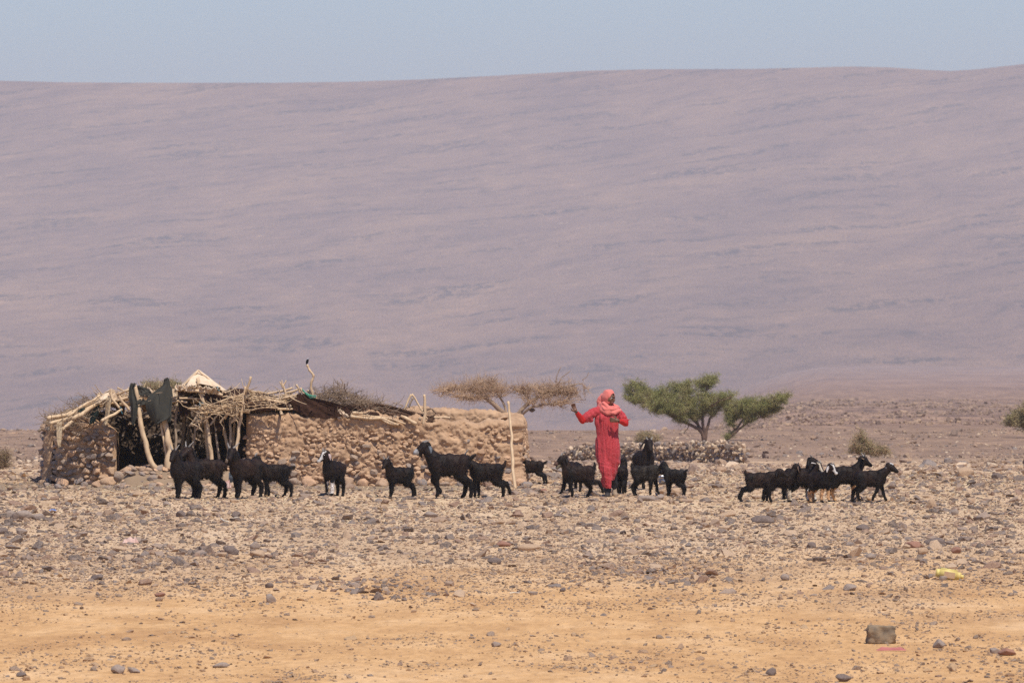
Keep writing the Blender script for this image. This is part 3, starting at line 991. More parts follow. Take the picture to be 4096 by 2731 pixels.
for k, (px, py, w_) in enumerate(foot):
    g = ground_at(px, py + w_ * 0.35)
    g.y = max(g.y - 0.0, 174.0) if px > 480 else g.y
    s = w_ / F * g.y
    if 'foot_protos' not in globals():
        foot_protos = [boulder_mesh('footing_stone', M['wall_stone'], 900 + i, (1, 0.8, rnd.uniform(0.6, 0.8))) for i in range(6)]
    o = obj('footing_stone', foot_protos[k % 6], hut, (g.x, min(g.y, 174.95) if px > 480 else g.y, tz(g.x, min(g.y, 174.9)) + s * 0.28 + (max(0, floor_z(g.x, min(g.y, 174.95)) - tz(g.x, min(g.y, 174.95))) if 480 < px < 960 else 0)))
    o.scale = (s * rnd.uniform(.9, 1.2), s * 0.9, s * rnd.uniform(.8, 1.05)); o.rotation_euler = (rnd.gauss(0, .15), rnd.gauss(0, .15), rnd.uniform(0, 6.28))

# --- wooden members
def wobble(pts, amp, n=14, seed=0):
    """resample a polyline with small crooks"""
    P = np.array([tuple(p) for p in pts]); d = np.r_[0, np.cumsum(np.linalg.norm(np.diff(P, axis=0), axis=1))]
    s = np.linspace(0, d[-1], n)
    Q = np.stack([np.interp(s, d, P[:, k]) for k in range(3)], -1)
    Q[1:-1] = (Q[:-2] + 2 * Q[1:-1] + Q[2:]) / 4
    nz = np.stack([vnoise(np.stack([s * 7 + seed * 3.1 + k * 17, 0 * s, 0 * s], -1), seed + k) for k in range(3)], -1)
    Q += nz * amp * np.minimum(1, np.minimum(s, d[-1] - s)[:, None] / 0.1 + 0.2)
    return Q

def pole(name, pix, width, mat='wood', parent=None, taper=0.75, amp=0.010, seg=8, knot=0.12):
    """pix: list of (px, py, dd); width in photograph pixels"""
    parent = hut if parent is None else parent
    pts = [H(*p) for p in pix]
    sd0 = int(abs(pix[0][0] * 7 + pix[0][1] * 3)) % 5000
    Q = wobble(pts, amp, max(10, 4 * len(pts)), sd0)
    n = len(Q)
    rr = width / 2 / F * HD * (1 + (taper - 1) * np.linspace(0, 1, n)) * (1 + knot * vnoise(np.stack([np.arange(n) * 0.9 + sd0, 0 * np.arange(n), 0 * np.arange(n)], -1), 3))
    mb = MB(); mb.tube(Q, rr, seg)
    return obj(name, mb.mesh(name, M[mat]), parent)

# posts (thick end first at the bottom)
def foot_at(px, py, dd):
    return (px, py, dd)
pole('post', [(634, 1886, -.1), (606, 1855, -.1), (587, 1808, -.1), (580, 1761, -.08), (561, 1698, -.05), (551, 1621, 0), (549, 1596, 0), (538, 1540, 0)], 23, taper=0.72)
pole('post', [(674, 1880, -.1), (672, 1850, -.1), (683, 1804, -.08), (674, 1761, -.05), (661, 1706, 0), (653, 1655, 0), (648, 1600, .02)], 29, taper=0.6)
pole('post', [(672, 1870, -.02), (664, 1820, .0), (655, 1760, 0), (645, 1690, .03)], 14)
pole('post', [(848, 1885, -.05), (848, 1838, -.05), (842, 1783, -.05), (831, 1732, -.03), (823, 1676, 0), (819, 1638, 0), (810, 1591, 0), (802, 1549, 0), (791, 1513, .05)], 17, taper=0.8)
pole('post', [(936, 1850, -.15), (940, 1821, -.15), (950, 1761, -.12), (963, 1664, -.1), (972, 1604, -.12), (989, 1553, -.15), (1003, 1506, -.18)], 15, taper=0.65)
pole('post', [(966, 1668, -.2), (972, 1600, -.2), (981, 1545, -.2)], 10)
pole('post', [(835, 1882, .5), (830, 1800, .5), (822, 1700, .5), (815, 1600, .5)], 16)
pole('post', [(725, 1890, 1.2), (728, 1800, 1.2), (738, 1700, 1.2), (735, 1600, 1.2)], 17, 'grey_wood')
pole('post', [(760, 1880, 1.6), (752, 1780, 1.6), (758, 1640, 1.6)], 13, 'grey_wood')
pole('post', [(930, 1850, .3), (912, 1790, .3), (893, 1720, .3), (880, 1640, .3)], 15)
pole('post', [(940, 1850, .6), (932, 1760, .6), (940, 1690, .6)], 14)
# stick leaning against the right corner
pole('leaning_stick', [(2060, 1962, -1.0), (2052, 1871, -.85), (2048, 1799, -.7), (2045, 1728, -.55), (2039, 1674, -.45), (2037, 1639, -.4), (2032, 1606, -.35)], 13, taper=0.75)
# front lintels and rafters: (points, width, material)
logs = [
    ([(189, 1674, -.15), (240, 1662, 0), (300, 1650, .3)], 16, 'wood'),
    ([(200, 1693, -.2), (250, 1680, 0), (300, 1668, .2)], 15, 'wood'),
    ([(247, 1717, -.3), (270, 1700, -.2), (300, 1672, 0)], 16, 'wood'),
    ([(287, 1676, -.1), (350, 1640, 0), (415, 1591, .2), (449, 1560, .3)], 18, 'wood'),
    ([(228, 1672, .1), (300, 1640, .3), (380, 1604, .4), (440, 1566, .5)], 14, 'wood'),
    ([(270, 1665, -.1), (330, 1625, .0), (400, 1580, .1)], 12, 'wood'),
    ([(300, 1655, .3), (380, 1620, .3), (470, 1600, .3), (560, 1590, .3)], 13, 'wood'),
    ([(406, 1683, -.25), (440, 1663, -.15), (487, 1638, 0)], 13, 'wood'),
    ([(470, 1578, .1), (500, 1562, 0), (524, 1556, 0)], 12, 'wood'),
    ([(465, 1602, 0), (500, 1590, 0), (545, 1584, 0), (600, 1588, .1)], 12, 'wood'),
    ([(474, 1583, 0), (490, 1612, 0), (520, 1640, 0)], 13, 'wood'),
    ([(440, 1565, 0), (452, 1600, -.02), (478, 1632, 0)], 12, 'wood'),
    ([(478, 1618, .1), (540, 1606, .1), (620, 1612, .1)], 14, 'wood'),
    ([(415, 1600, .3), (450, 1612, .3), (520, 1620, .3)], 12, 'wood'),
    ([(700, 1560, 0), (760, 1553, 0), (830, 1556, 0), (890, 1580, 0)], 14, 'wood'),
    ([(708, 1548, .1), (735, 1558, .1), (765, 1566, 0)], 12, 'wood'),
    ([(760, 1562, -.05), (810, 1566, -.05), (865, 1562, 0)], 13, 'wood'),
    ([(793, 1481, .3), (830, 1512, .2), (868, 1545, .1), (905, 1572, 0)], 6, 'wood'),
    ([(793, 1481, .3), (765, 1510, .2), (730, 1545, .1)], 7, 'wood'),
    ([(620, 1622, .2), (700, 1640, .2), (800, 1634, .2)], 12, 'wood'),
    ([(996, 1641, -.05), (1080, 1637, -.08), (1180, 1637, -.1)], 11, 'wood'),
    ([(1010, 1626, 0), (1080, 1624, 0)], 12, 'wood'),
    ([(850, 1626, 0), (920, 1640, 0), (1000, 1648, 0)], 13, 'wood'),
    ([(900, 1590, .1), (1000, 1583, .1), (1145, 1612, .1)], 8, 'wood'),
    ([(1061, 1577, .2), (1100, 1572, .2), (1145, 1560, .2), (1170, 1550, .2)], 10, 'wood'),
    ([(1080, 1608, .1), (1145, 1590, .1), (1204, 1573, .05)], 12, 'wood'),
    ([(1140, 1572, .2), (1170, 1566, .2), (1196, 1556, .2)], 10, 'wood'),
    ([(1184, 1538, .1), (1194, 1555, .1), (1202, 1590, .1)], 9, 'wood'),
    ([(1200, 1551, 0), (1212, 1570, 0), (1226, 1592, 0)], 11, 'wood'),
    ([(1230, 1560, .1), (1256, 1585, .1), (1285, 1610, .1)], 11, 'wood'),
    ([(1143, 1640, .1), (1143, 1600, .1), (1142, 1571, .1), (1130, 1535, .1)], 11, 'wood'),
    ([(1130, 1552, .1), (1127, 1520, .1)], 6, 'wood'), ([(1131, 1545, .1), (1144, 1520, .1)], 6, 'wood'), ([(1130, 1550, .1), (1119, 1526, .1)], 6, 'wood'),
    ([(1342, 1627, -.05), (1372, 1627, -.05)], 11, 'wood'),
    ([(1410, 1650, -.15), (1452, 1653, -.15)], 11, 'wood'),
    ([(1402, 1664, -.2), (1470, 1674, -.2), (1530, 1674, -.2), (1594, 1699, -.2)], 13, 'wood'),
    ([(1404, 1656, -.15), (1480, 1662, -.15), (1560, 1674, -.18), (1622, 1695, -.2)], 8, 'wood'),
    ([(1466, 1659, -.1), (1520, 1672, -.15), (1545, 1690, -.2), (1580, 1697, -.2)], 10, 'wood'),
    ([(1666, 1695, -.25), (1636, 1680, -.2), (1605, 1664, -.1)], 15, 'wood'),
    ([(1735, 1671, .3), (1758, 1671, .3), (1800, 1671, .3)], 10, 'wood'),
    ([(1646, 1577, .1), (1630, 1610, .1), (1612, 1648, .1)], 10, 'wood'),
    ([(1647, 1576, .12), (1680, 1630, .1), (1700, 1665, 0), (1720, 1699, -.1)], 8, 'wood'),
    ([(1652, 1590, .4), (1636, 1630, .4)], 8, 'grey_wood'),
    ([(1694, 1700, -.1), (1699, 1650, -.1), (1702, 1610, -.1), (1696, 1577, -.1)], 13, 'wood'),
    ([(1127, 1655, -.16), (1126, 1650, 0), (1125, 1646, 0.2)], 13, 'wood'),
    ([(940, 1684, -.1), (945, 1660, -.1), (975, 1630, -.1)], 12, 'wood'),
]
for pts_, w_, m_ in logs:
    if pts_[0][0] > 990 and w_ != 13 or pts_[0][0] > 1390:
        pts_ = [(a_, b_, max(c_ + .22, .05)) for a_, b_, c_ in pts_]
    pole('roof_pole', pts_, w_, m_, taper=0.82)
# the untidy stack of poles over the left half
rp = random.Random(99)
for k in range(64):
    x = rp.uniform(215, 1150)
    mid = np.interp(x, [215, 330, 449, 540, 700, 880, 1150], [1680, 1640, 1590, 1592, 1580, 1590, 1600]) + rp.uniform(-14, 30)
    ang = np.interp(x, [215, 400, 470, 600, 1150], [-.45, -.5, 0, 0, 0]) + rp.gauss(0, .28)
    l = rp.uniform(60, 170)
    dd = rp.uniform(.05, 1.3) if x > 490 else rp.uniform(.65, 1.6)
    dx, dy = l / 2 * math.cos(ang), l / 2 * math.sin(ang)
    dz_ = rp.uniform(-.2, .2)
    pole('roof_pole', [(x - dx, mid - dy, dd - dz_), (x + rp.uniform(-8, 8), mid + rp.uniform(-5, 5), dd), (x + dx, mid + dy, dd + dz_)], rp.uniform(6, 13), rp.choice(['wood', 'wood', 'grey_wood']), taper=.7, amp=.014, seg=6)
# rafters running front to back under the cloth
for px in (430, 520, 600, 690, 780, 870, 960, 1060, 1160, 1260, 1360, 1470, 1580, 1680):
    row = np.interp(px, [430, 800, 1060, 1300, 1480, 1700], [1612, 1600, 1612, 1640, 1662, 1676])
    pole('rafter', [(px, row, .1), (px + rnd.uniform(-8, 8), row - 14, 1.8), (px + rnd.uniform(-10, 10), row - 6, 4.2)], 14, 'grey_wood')
for dd, row in ((1.2, 1606), (2.6, 1603)):
    pole('rafter', [(420, row, dd), (800, row - 8, dd), (1250, row + 16, dd), (1700, row + 58, dd)], 14, 'grey_wood')

# crooked branch with the bird
pole('perch_branch', [(1248, 1600, .2), (1250, 1575, .2), (1245, 1552, .2), (1246, 1529, .2), (1256, 1506, .2), (1251, 1494, .2), (1237, 1480, .2), (1228, 1458, .2)], 12, taper=0.72, amp=0.006, knot=0.25)
for pts_, w_ in (([(700, 1860, .2), (706, 1780, .2), (700, 1700, .2), (712, 1610, .2)], 12), ([(775, 1870, .35), (770, 1790, .35), (782, 1700, .35), (778, 1620, .35)], 11),
                 ([(880, 1860, .15), (872, 1780, .15), (858, 1700, .15), (850, 1630, .15)], 10), ([(905, 1850, .05), (925, 1770, .05), (918, 1690, .05), (930, 1640, .05)], 12)):
    pole('post', pts_, w_, 'grey_wood', taper=.8)
# loose curved branches in front of the opening
br = [
    [(756, 1705), (790, 1660), (823, 1625), (885, 1608), (930, 1604), (970, 1596), (1035, 1561)],
    [(750, 1634), (800, 1636), (850, 1628), (910, 1618), (980, 1600)],
    [(785, 1720), (805, 1690), (830, 1640), (880, 1625), (960, 1622)],
    [(812, 1690), (850, 1655), (900, 1645), (960, 1630), (1040, 1618), (1100, 1622)],
    [(840, 1700), (870, 1660), (920, 1640), (960, 1600), (1010, 1575), (1060, 1590)],
    [(880, 1690), (905, 1660), (950, 1640), (1000, 1605), (1080, 1600), (1140, 1612)],
    [(900, 1676), (925, 1640), (960, 1600), (1000, 1570), (1040, 1572), (1070, 1600)],
    [(830, 1615), (880, 1640), (930, 1660), (960, 1690)],
    [(860, 1640), (910, 1625), (985, 1590), (1010, 1580)],
    [(800, 1650), (850, 1648), (900, 1632), (950, 1628), (1000, 1612), (1060, 1608)],
    [(925, 1690), (950, 1660), (990, 1640), (1040, 1632), (1110, 1630)],
    [(905, 1655), (950, 1600), (985, 1570)],
    [(920, 1700), (935, 1670), (942, 1640), (960, 1615)],
    [(770, 1700), (820, 1670), (860, 1650)],
    [(930, 1600), (1000, 1592), (1090, 1590)],
    [(870, 1610), (940, 1585), (1000, 1563), (1060, 1572)],
]
for k, b_ in enumerate(br):
    dd = -0.04 - 0.015 * (k % 6)
    o = pole('branch', [(x, y, dd + 0.03 * math.sin(i)) for i, (x, y) in enumerate(b_)], rnd.uniform(6, 10), 'wood' if k % 4 else 'grey_wood', taper=0.55, amp=0.012, seg=6)
# side twigs of those branches
mb = MB()
for k in range(150):
    b_ = rnd.choice(br); i = rnd.randrange(len(b_) - 1); t = rnd.random()
    x = b_[i][0] * (1 - t) + b_[i + 1][0] * t; y = b_[i][1] * (1 - t) + b_[i + 1][1] * t
    a = rnd.uniform(-0.4, 1.2) + math.pi * (rnd.random() < 0.65); l = rnd.uniform(18, 70)
    p = [(x, y, -.2), (x + l * .5 * math.cos(a), y + l * .5 * math.sin(a) * .8, -.2 + rnd.uniform(-.12, .12)), (x + l * math.cos(a + .3), y + l * math.sin(a + .3) * .8, -.2 + rnd.uniform(-.18, .15))]
    mb.tube([H(*q) for q in p], [0.0075, 0.0055, 0.003], 4)
tag(obj('twigs', mb.mesh('twigs', M['wood']), hut), kind='stuff')

# brushwood heaps
def brush(name, outline, n, mats, dd0, dd1, lr=(25, 90), rad=0.004, curl=1.3):
    """outline: list of (px, top row, bottom row)"""
    ox = [o[0] for o in outline]
    mb = MB()
    for k in range(n):
        px = rnd.uniform(ox[0], ox[-1])
        t = np.interp(px, ox, [o[1] for o in outline]); b_ = np.interp(px, ox, [o[2] for o in outline])
        py = t + (b_ - t) * rnd.random() ** 0.8
        dd = rnd.uniform(dd0, dd1)
        a = rnd.uniform(-0.7, 0.7) + (math.pi if rnd.random() < .5 else 0)
        if rnd.random() < 0.15: a = rnd.uniform(-2.2, -0.9)
        l = rnd.uniform(*lr) * (0.6 if a < -0.8 else 1)
        P = [(px, py, dd)]; n_ = 4; c = rnd.gauss(0, curl) / n_
        ddx = rnd.uniform(-.12, .12)
        for q in range(n_):
            px += l / n_ * math.cos(a); py += l / n_ * math.sin(a); dd += ddx; a += c
            P.append((px, py, dd))
        r0 = rad * rnd.uniform(0.6, 1.6)
        mb.tube([H(*q) for q in P], [r0, r0 * .9, r0 * .75, r0 * .6, r0 * .35], 3, cap=False)
    return tag(obj(name, mb.mesh(name, M[mats]), hut), kind='stuff')
brush('brushwood', [(190, 1668, 1700), (250, 1640, 1700), (330, 1585, 1660), (380, 1590, 1640), (400, 1610, 1630)], 380, 'twig', .3, 1.4, (20, 80), .004, 1.8)
brush('brushwood', [(200, 1660, 1690), (300, 1640, 1700), (420, 1590, 1640), (440, 1580, 1600)], 90, 'grey_wood', -.2, .8, (25, 80), .006, 1.0)
brush('brushwood', [(262, 1672, 1685), (300, 1670, 1770), (350, 1675, 1700)], 60, 'twig', -.3, -.1, (15, 50), .003, 1.5)
brush('brushwood', [(1262, 1570, 1610), (1310, 1560, 1612), (1360, 1545, 1612), (1390, 1565, 1618), (1440, 1590, 1622), (1520, 1618, 1628)], 900, 'twig', .2, 1.5, (20, 75), .0035, 1.6)
brush('brushwood', [(1290, 1555, 1590), (1340, 1540, 1590), (1380, 1535, 1590)], 40, 'twig', .3, 1.0, (35, 95), .004, 1.0)
brush('brushwood', [(1440, 1600, 1625), (1530, 1622, 1640), (1600, 1634, 1655)], 70, 'grey_wood', .1, .8, (30, 90), .0045, .5)
brush('brushwood', [(1600, 1625, 1660), (1650, 1625, 1680), (1740, 1650, 1690)], 70, 'dark_wood', .2, 1.2, (20, 70), .0035, 1.4)
brush('brushwood', [(470, 1560, 1600), (520, 1565, 1610), (640, 1590, 1620), (700, 1560, 1600)], 120, 'wood', 0, 1.5, (20, 70), .006, .9)
brush('brushwood', [(880, 1560, 1600), (1000, 1575, 1610), (1100, 1580, 1620), (1200, 1575, 1600)], 170, 'wood', .05, 1.5, (30, 90), .0075, .8)
pole('branch', [(1360, 1575, .5), (1368, 1545, .5), (1372, 1528, .5), (1362, 1513, .5)], 4, 'twig', seg=5)
pole('branch', [(1352, 1560, .5), (1350, 1540, .5), (1349, 1520, .5)], 3.5, 'twig', seg=5)
pole('branch', [(1395, 1580, .5), (1382, 1560, .5), (1377, 1533, .5)], 5, 'dark_wood', seg=5)
pole('branch', [(1690, 1645, .2), (1705, 1640, .2), (1729, 1635, .2), (1744, 1648, .2), (1742, 1657, .2), (1722, 1664, .2)], 6, 'dark_wood', seg=6)
pole('branch', [(1600, 1632, .2), (1615, 1622, .2), (1585, 1612, .2), (1570, 1608, .2)], 4, 'twig', seg=5)

# --- cloth helpers
def sheet(name, rows, mat, parent, dfun, nu=60, nv=26, fold=0.03, ffreq=6.0, thick=0.012, seed=0, sag=0.0):
    """rows: list of (row py, left px, right px) top to bottom; dfun(u,v)->dd"""
    py = np.interp(np.linspace(0, 1, nv), np.linspace(0, 1, len(rows)), [r_[0] for r_ in rows])
    l = np.interp(np.linspace(0, 1, nv), np.linspace(0, 1, len(rows)), [r_[1] for r_ in rows])
    r_ = np.interp(np.linspace(0, 1, nv), np.linspace(0, 1, len(rows)), [q[2] for q in rows])
    U_, V_ = np.meshgrid(np.linspace(0, 1, nu), np.linspace(0, 1, nv), indexing='ij')
    px = l[None, :] * (1 - U_) + r_[None, :] * U_
    pyy = py[None, :] + 0 * U_
    dd = dfun(U_, V_)
    q = np.stack([U_ * ffreq + seed, V_ * 1.2, 0 * U_], -1).reshape(-1, 3)
    nn = fbm(q, 3, seed + 40).reshape(U_.shape)
    dd = dd + fold * nn * 1.6 + fold * 0.6 * np.sin((U_ + 0.25 * V_ + 0.15 * nn) * ffreq * 4.2) * (0.3 + 0.7 * V_)
    pyy = pyy + 5 * vnoise(np.stack([U_ * 14 + seed, V_ * 3, 0 * U_], -1).reshape(-1, 3), seed).reshape(U_.shape)
    return sheet_pts(name, px, pyy, dd, mat, parent, thick)

def sheet_pts(name, px, py, dd, mat, parent, thick=0.012):
    d = HD + dd
    V_ = np.stack([(px - 2048) / F * d, d, CAMZ - (py - PYH) / F * d], -1)
    nu, nv = px.shape
    v = V_.reshape(-1, 3); f = grid_faces(nu, nv)
    n = vert_normals(v, np.concatenate([f[:, [0, 1, 2]], f[:, [0, 2, 3]]]))
    vb = v - n * thick
    N0 = len(v)
    rim = []
    idx = np.arange(nu * nv).reshape(nu, nv)
    loop = np.concatenate([idx[:, 0], idx[-1, 1:], idx[-2::-1, -1], idx[0, -2:0:-1]])
    nx = np.roll(loop, -1)
    side = np.stack([loop, nx, nx + N0, loop + N0], -1)
    me = np_mesh(name, np.concatenate([v, vb]), np.concatenate([f, f[:, ::-1] + N0, side]), M[mat])
    return obj(name, me, parent)

def roof_sheet(name, front, ridge, back, mat, parent, ddf=.12, ddr=1.2, ddb=4.75, thick=0.015, nu=140, nv=30, seed=0, lump=0.05):
    """front/ridge/back: lists of (px,row)"""
    x0, x1_ = front[0][0], front[-1][0]
    u = np.linspace(0, 1, nu); v = np.linspace(0, 1, nv)
    px1 = x0 + (x1_ - x0) * u
    f_ = np.interp(px1, [p[0] for p in front], [p[1] for p in front]); rg = np.interp(px1, [p[0] for p in ridge], [p[1] for p in ridge]); bk = np.interp(px1, [p[0] for p in back], [p[1] for p in back])
    U_, V_ = np.meshgrid(u, v, indexing='ij')
    tt = np.clip(V_ / 0.55, 0, 1); t2 = np.clip((V_ - 0.55) / 0.45, 0, 1)
    row_ = f_[:, None] + (rg - f_)[:, None] * np.sin(tt * math.pi / 2) ** 0.9 + (bk - rg)[:, None] * t2
    dd = ddf + (ddr - ddf) * tt ** 1.4 + (ddb - ddr) * t2
    nn = fbm(np.stack([U_ * (x1_ - x0) / 60, V_ * 5, 0 * U_ + seed], -1).reshape(-1, 3), 4, seed).reshape(U_.shape)
    dd = dd + lump * nn * 1.5
    row_ = row_ + nn * 9 * (V_ > 0.02)
    return sheet_pts(name, px1[:, None] + 0 * V_, row_, dd, mat, parent, thick)

# --- roof coverings that belong to the hut
roof_sheet('roof_cloth', [(1076, 1629), (1183, 1643), (1206, 1660), (1237, 1671), (1264, 1663), (1302, 1652), (1360, 1671), (1400, 1672), (1430, 1656), (1500, 1665), (1608, 1682), (1688, 1694), (1742, 1688)],
           [(1076, 1606), (1202, 1580), (1218, 1592), (1321, 1608), (1378, 1622), (1436, 1616), (1570, 1636), (1616, 1648), (1734, 1675), (1742, 1680)],
           [(1076, 1622), (1742, 1682)], 'goat_hair_cloth', hut, seed=3)
roof_sheet('roof_cloth', [(880, 1640), (960, 1650), (1080, 1642), (1110, 1640)],
           [(880, 1585), (911, 1571), (923, 1559), (996, 1559), (1041, 1567), (1110, 1600)],
           [(880, 1600), (1110, 1615)], 'goat_hair_cloth', hut, ddf=.02, ddr=.8, seed=5)
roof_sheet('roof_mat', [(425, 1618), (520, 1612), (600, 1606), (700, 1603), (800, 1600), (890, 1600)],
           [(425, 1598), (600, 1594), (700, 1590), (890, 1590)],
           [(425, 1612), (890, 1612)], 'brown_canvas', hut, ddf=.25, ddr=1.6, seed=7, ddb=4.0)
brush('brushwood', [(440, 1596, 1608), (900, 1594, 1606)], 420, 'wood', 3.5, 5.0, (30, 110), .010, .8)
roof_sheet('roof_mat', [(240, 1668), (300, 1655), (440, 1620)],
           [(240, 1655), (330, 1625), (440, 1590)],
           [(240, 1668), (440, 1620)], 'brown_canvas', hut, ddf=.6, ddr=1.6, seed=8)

for k_, (x_, t_, b2_, w_) in enumerate([(735, 1600, 1665, 46), (882, 1598, 1660, 60), (955, 1610, 1665, 40), (480, 1600, 1660, 40)]):
    sheet('ragged_cloth', [(t_, x_ - w_ / 2, x_ + w_ / 2), ((t_ + b2_) / 2, x_ - w_ / 2 + 4, x_ + w_ / 2), (b2_, x_ - w_ / 4, x_ + w_ / 3)], 'goat_hair_cloth', hut, lambda u, v: .12 + 0 * u, fold=.04, ffreq=3, seed=70 + k_)
# --- cloths lying over or hanging from the hut
def cl(name, rows, mat, label, cat, dfun, group=None, **kw):
    o = sheet(name, rows, mat, None, dfun, **kw)
    return tag(o, label, cat, group)
# dark felt hanging on the roof in folds
cl('wool_cloth', [(1575, 1190, 1222), (1590, 1185, 1240), (1610, 1150, 1330), (1625, 1170, 1385), (1640, 1180, 1400), (1652, 1196, 1405), (1662, 1208, 1408), (1668, 1215, 1420)], 'goat_hair_cloth',
   'dark brown woollen cloth sagging in folds over the middle of the wall top', 'cloth', lambda u, v: .10 - .03 * v, fold=.035, ffreq=4, seed=2)
cl('wool_cloth', [(1616, 1420, 1500), (1622, 1400, 1560), (1634, 1425, 1600), (1645, 1440, 1640), (1655, 1460, 1690), (1668, 1500, 1725), (1680, 1560, 1740)], 'felt',
   'long brown felt blanket spread over the right end of the roof', 'cloth', lambda u, v: .14 + .15 * (1 - v), fold=.03, ffreq=5, seed=12)
cl('wool_cloth', [(1575, 822, 905), (1585, 820, 915), (1600, 826, 912), (1612, 830, 900), (1625, 835, 880)], 'goat_hair_cloth',
   'small brown cloth hanging beside the roped post under the tent peak', 'cloth', lambda u, v: .05 + 0 * u, fold=.03, ffreq=3, seed=13)
cl('wool_cloth', [(1660, 830, 890), (1680, 832, 896), (1705, 836, 894), (1722, 842, 884), (1730, 850, 870)], 'goat_hair_cloth',
   'dark brown bundle of cloth slung behind the branches inside the opening', 'cloth', lambda u, v: .15 + 0 * u, fold=.04, ffreq=3, seed=14)
cl('green_cloth', [(1513, 662, 672), (1520, 656, 678), (1540, 650, 680), (1560, 622, 688), (1585, 592, 692), (1612, 580, 689), (1640, 584, 686), (1662, 592, 683), (1680, 604, 668), (1690, 615, 640), (1695, 622, 632)], 'green_cloth',
   'large dark olive garment draped over the middle post of the opening', 'cloth', lambda u, v: -.14 + .06 * (2 * u - 1) ** 2, fold=.05, ffreq=2.2, seed=21)
cl('green_cloth', [(1640, 655, 678), (1655, 660, 684), (1670, 663, 684), (1685, 668, 680)], 'green_cloth',
   'narrow hanging tail of olive cloth beside the thick post', 'cloth', lambda u, v: -.10 + 0 * u, fold=.03, ffreq=2, seed=22)
cl('green_cloth', [(1534, 524, 545), (1548, 519, 532), (1580, 517, 538), (1600, 518, 545), (1625, 522, 550), (1645, 524, 548), (1680, 524, 540), (1697, 526, 534)], 'green_cloth',
   'dark cloth wrapped round the top of the curved left post', 'cloth', lambda u, v: -.06 + 0 * u, fold=.03, ffreq=2, seed=23)
cl('green_cloth', [(1545, 545, 560), (1556, 548, 598), (1570, 556, 606), (1582, 552, 600)], 'green_cloth',
   'dark cloth bridging the gap between the two draped posts, upper piece', 'cloth', lambda u, v: .0 + 0 * u, fold=.02, ffreq=2, seed=24)
cl('green_cloth', [(1598, 530, 585), (1604, 526, 584), (1613, 524, 580), (1622, 528, 552)], 'green_cloth',
   'dark cloth strip stretched between the two draped posts, lower piece', 'cloth', lambda u, v: -.03 + 0 * u, fold=.02, ffreq=2, seed=25)
cl('tarpaulin', [(1622, 388, 396), (1640, 374, 398), (1660, 364, 392), (1692, 356, 372)], 'teal_tarp',
   'dark green tarpaulin flap in the gap at the left end of the roof', 'tarpaulin', lambda u, v: .15 + 0 * u, fold=.02, ffreq=1.5, seed=31)
cl('tarpaulin', [(1628, 312, 340), (1640, 310, 342), (1652, 314, 338)], 'teal_tarp',
   'grey-green scrap of tarpaulin under the left brushwood', 'tarpaulin', lambda u, v: .25 + 0 * u, fold=.02, ffreq=1.5, seed=32)
cl('canvas_cloth', [(1557, 440, 454), (1568, 424, 462), (1580, 410, 466), (1592, 400, 468), (1602, 392, 450), (1614, 380, 436)], 'canvas',
   'pale sackcloth draped over the small left peak of the roof', 'cloth', lambda u, v: .1 - .1 * v, fold=.04, ffreq=3, seed=41)
cl('canvas_cloth', [(1590, 424, 446), (1630, 424, 442), (1665, 420, 438), (1698, 412, 430)], 'fleece',
   'pale strip of sacking hanging down beside the dark green flap', 'cloth', lambda u, v: -.03 + 0 * u, fold=.03, ffreq=1.5, seed=42)
cl('fleece', [(1688, 228, 248), (1700, 226, 248), (1730, 228, 247), (1760, 230, 246), (1775, 232, 244), (1786, 236, 240)], 'fleece',
   'pale shaggy fleece hanging from a roof pole at the left corner', 'fleece', lambda u, v: -.42 + 0 * u, fold=.03, ffreq=1.5, seed=43)
cl('canvas_cloth', [(1552, 590, 600), (1562, 590, 612), (1572, 595, 614)], 'canvas', 'scrap of pale cloth poking up between the olive cloths', 'cloth', lambda u, v: .3 + 0 * u, fold=.02, ffreq=1.5, seed=44)
cl('canvas_cloth', [(1556, 690, 706), (1575, 690, 712), (1595, 692, 708)], 'canvas', 'cream cloth end hanging just right of the big olive garment', 'cloth', lambda u, v: .1 + 0 * u, fold=.03, ffreq=1.5, seed=45)
cl('canvas_cloth', [(1640, 1353, 1372), (1655, 1362, 1380), (1668, 1372, 1398)], 'grey_cloth' if 'grey_cloth' in M else 'canvas', 'grey rag lying on the felt roof right of the middle', 'cloth', lambda u, v: .02 + 0 * u, fold=.01, ffreq=1, seed=46)
# tan canvas hanging inside the opening
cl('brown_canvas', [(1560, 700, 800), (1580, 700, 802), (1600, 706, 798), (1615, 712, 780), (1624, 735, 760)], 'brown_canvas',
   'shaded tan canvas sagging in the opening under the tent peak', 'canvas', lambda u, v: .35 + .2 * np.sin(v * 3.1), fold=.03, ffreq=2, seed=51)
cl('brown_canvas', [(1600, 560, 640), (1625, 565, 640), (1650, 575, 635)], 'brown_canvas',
   'tan cloth half seen behind the olive garment in the opening', 'canvas', lambda u, v: .9 + 0 * u, fold=.03, ffreq=2, seed=52)
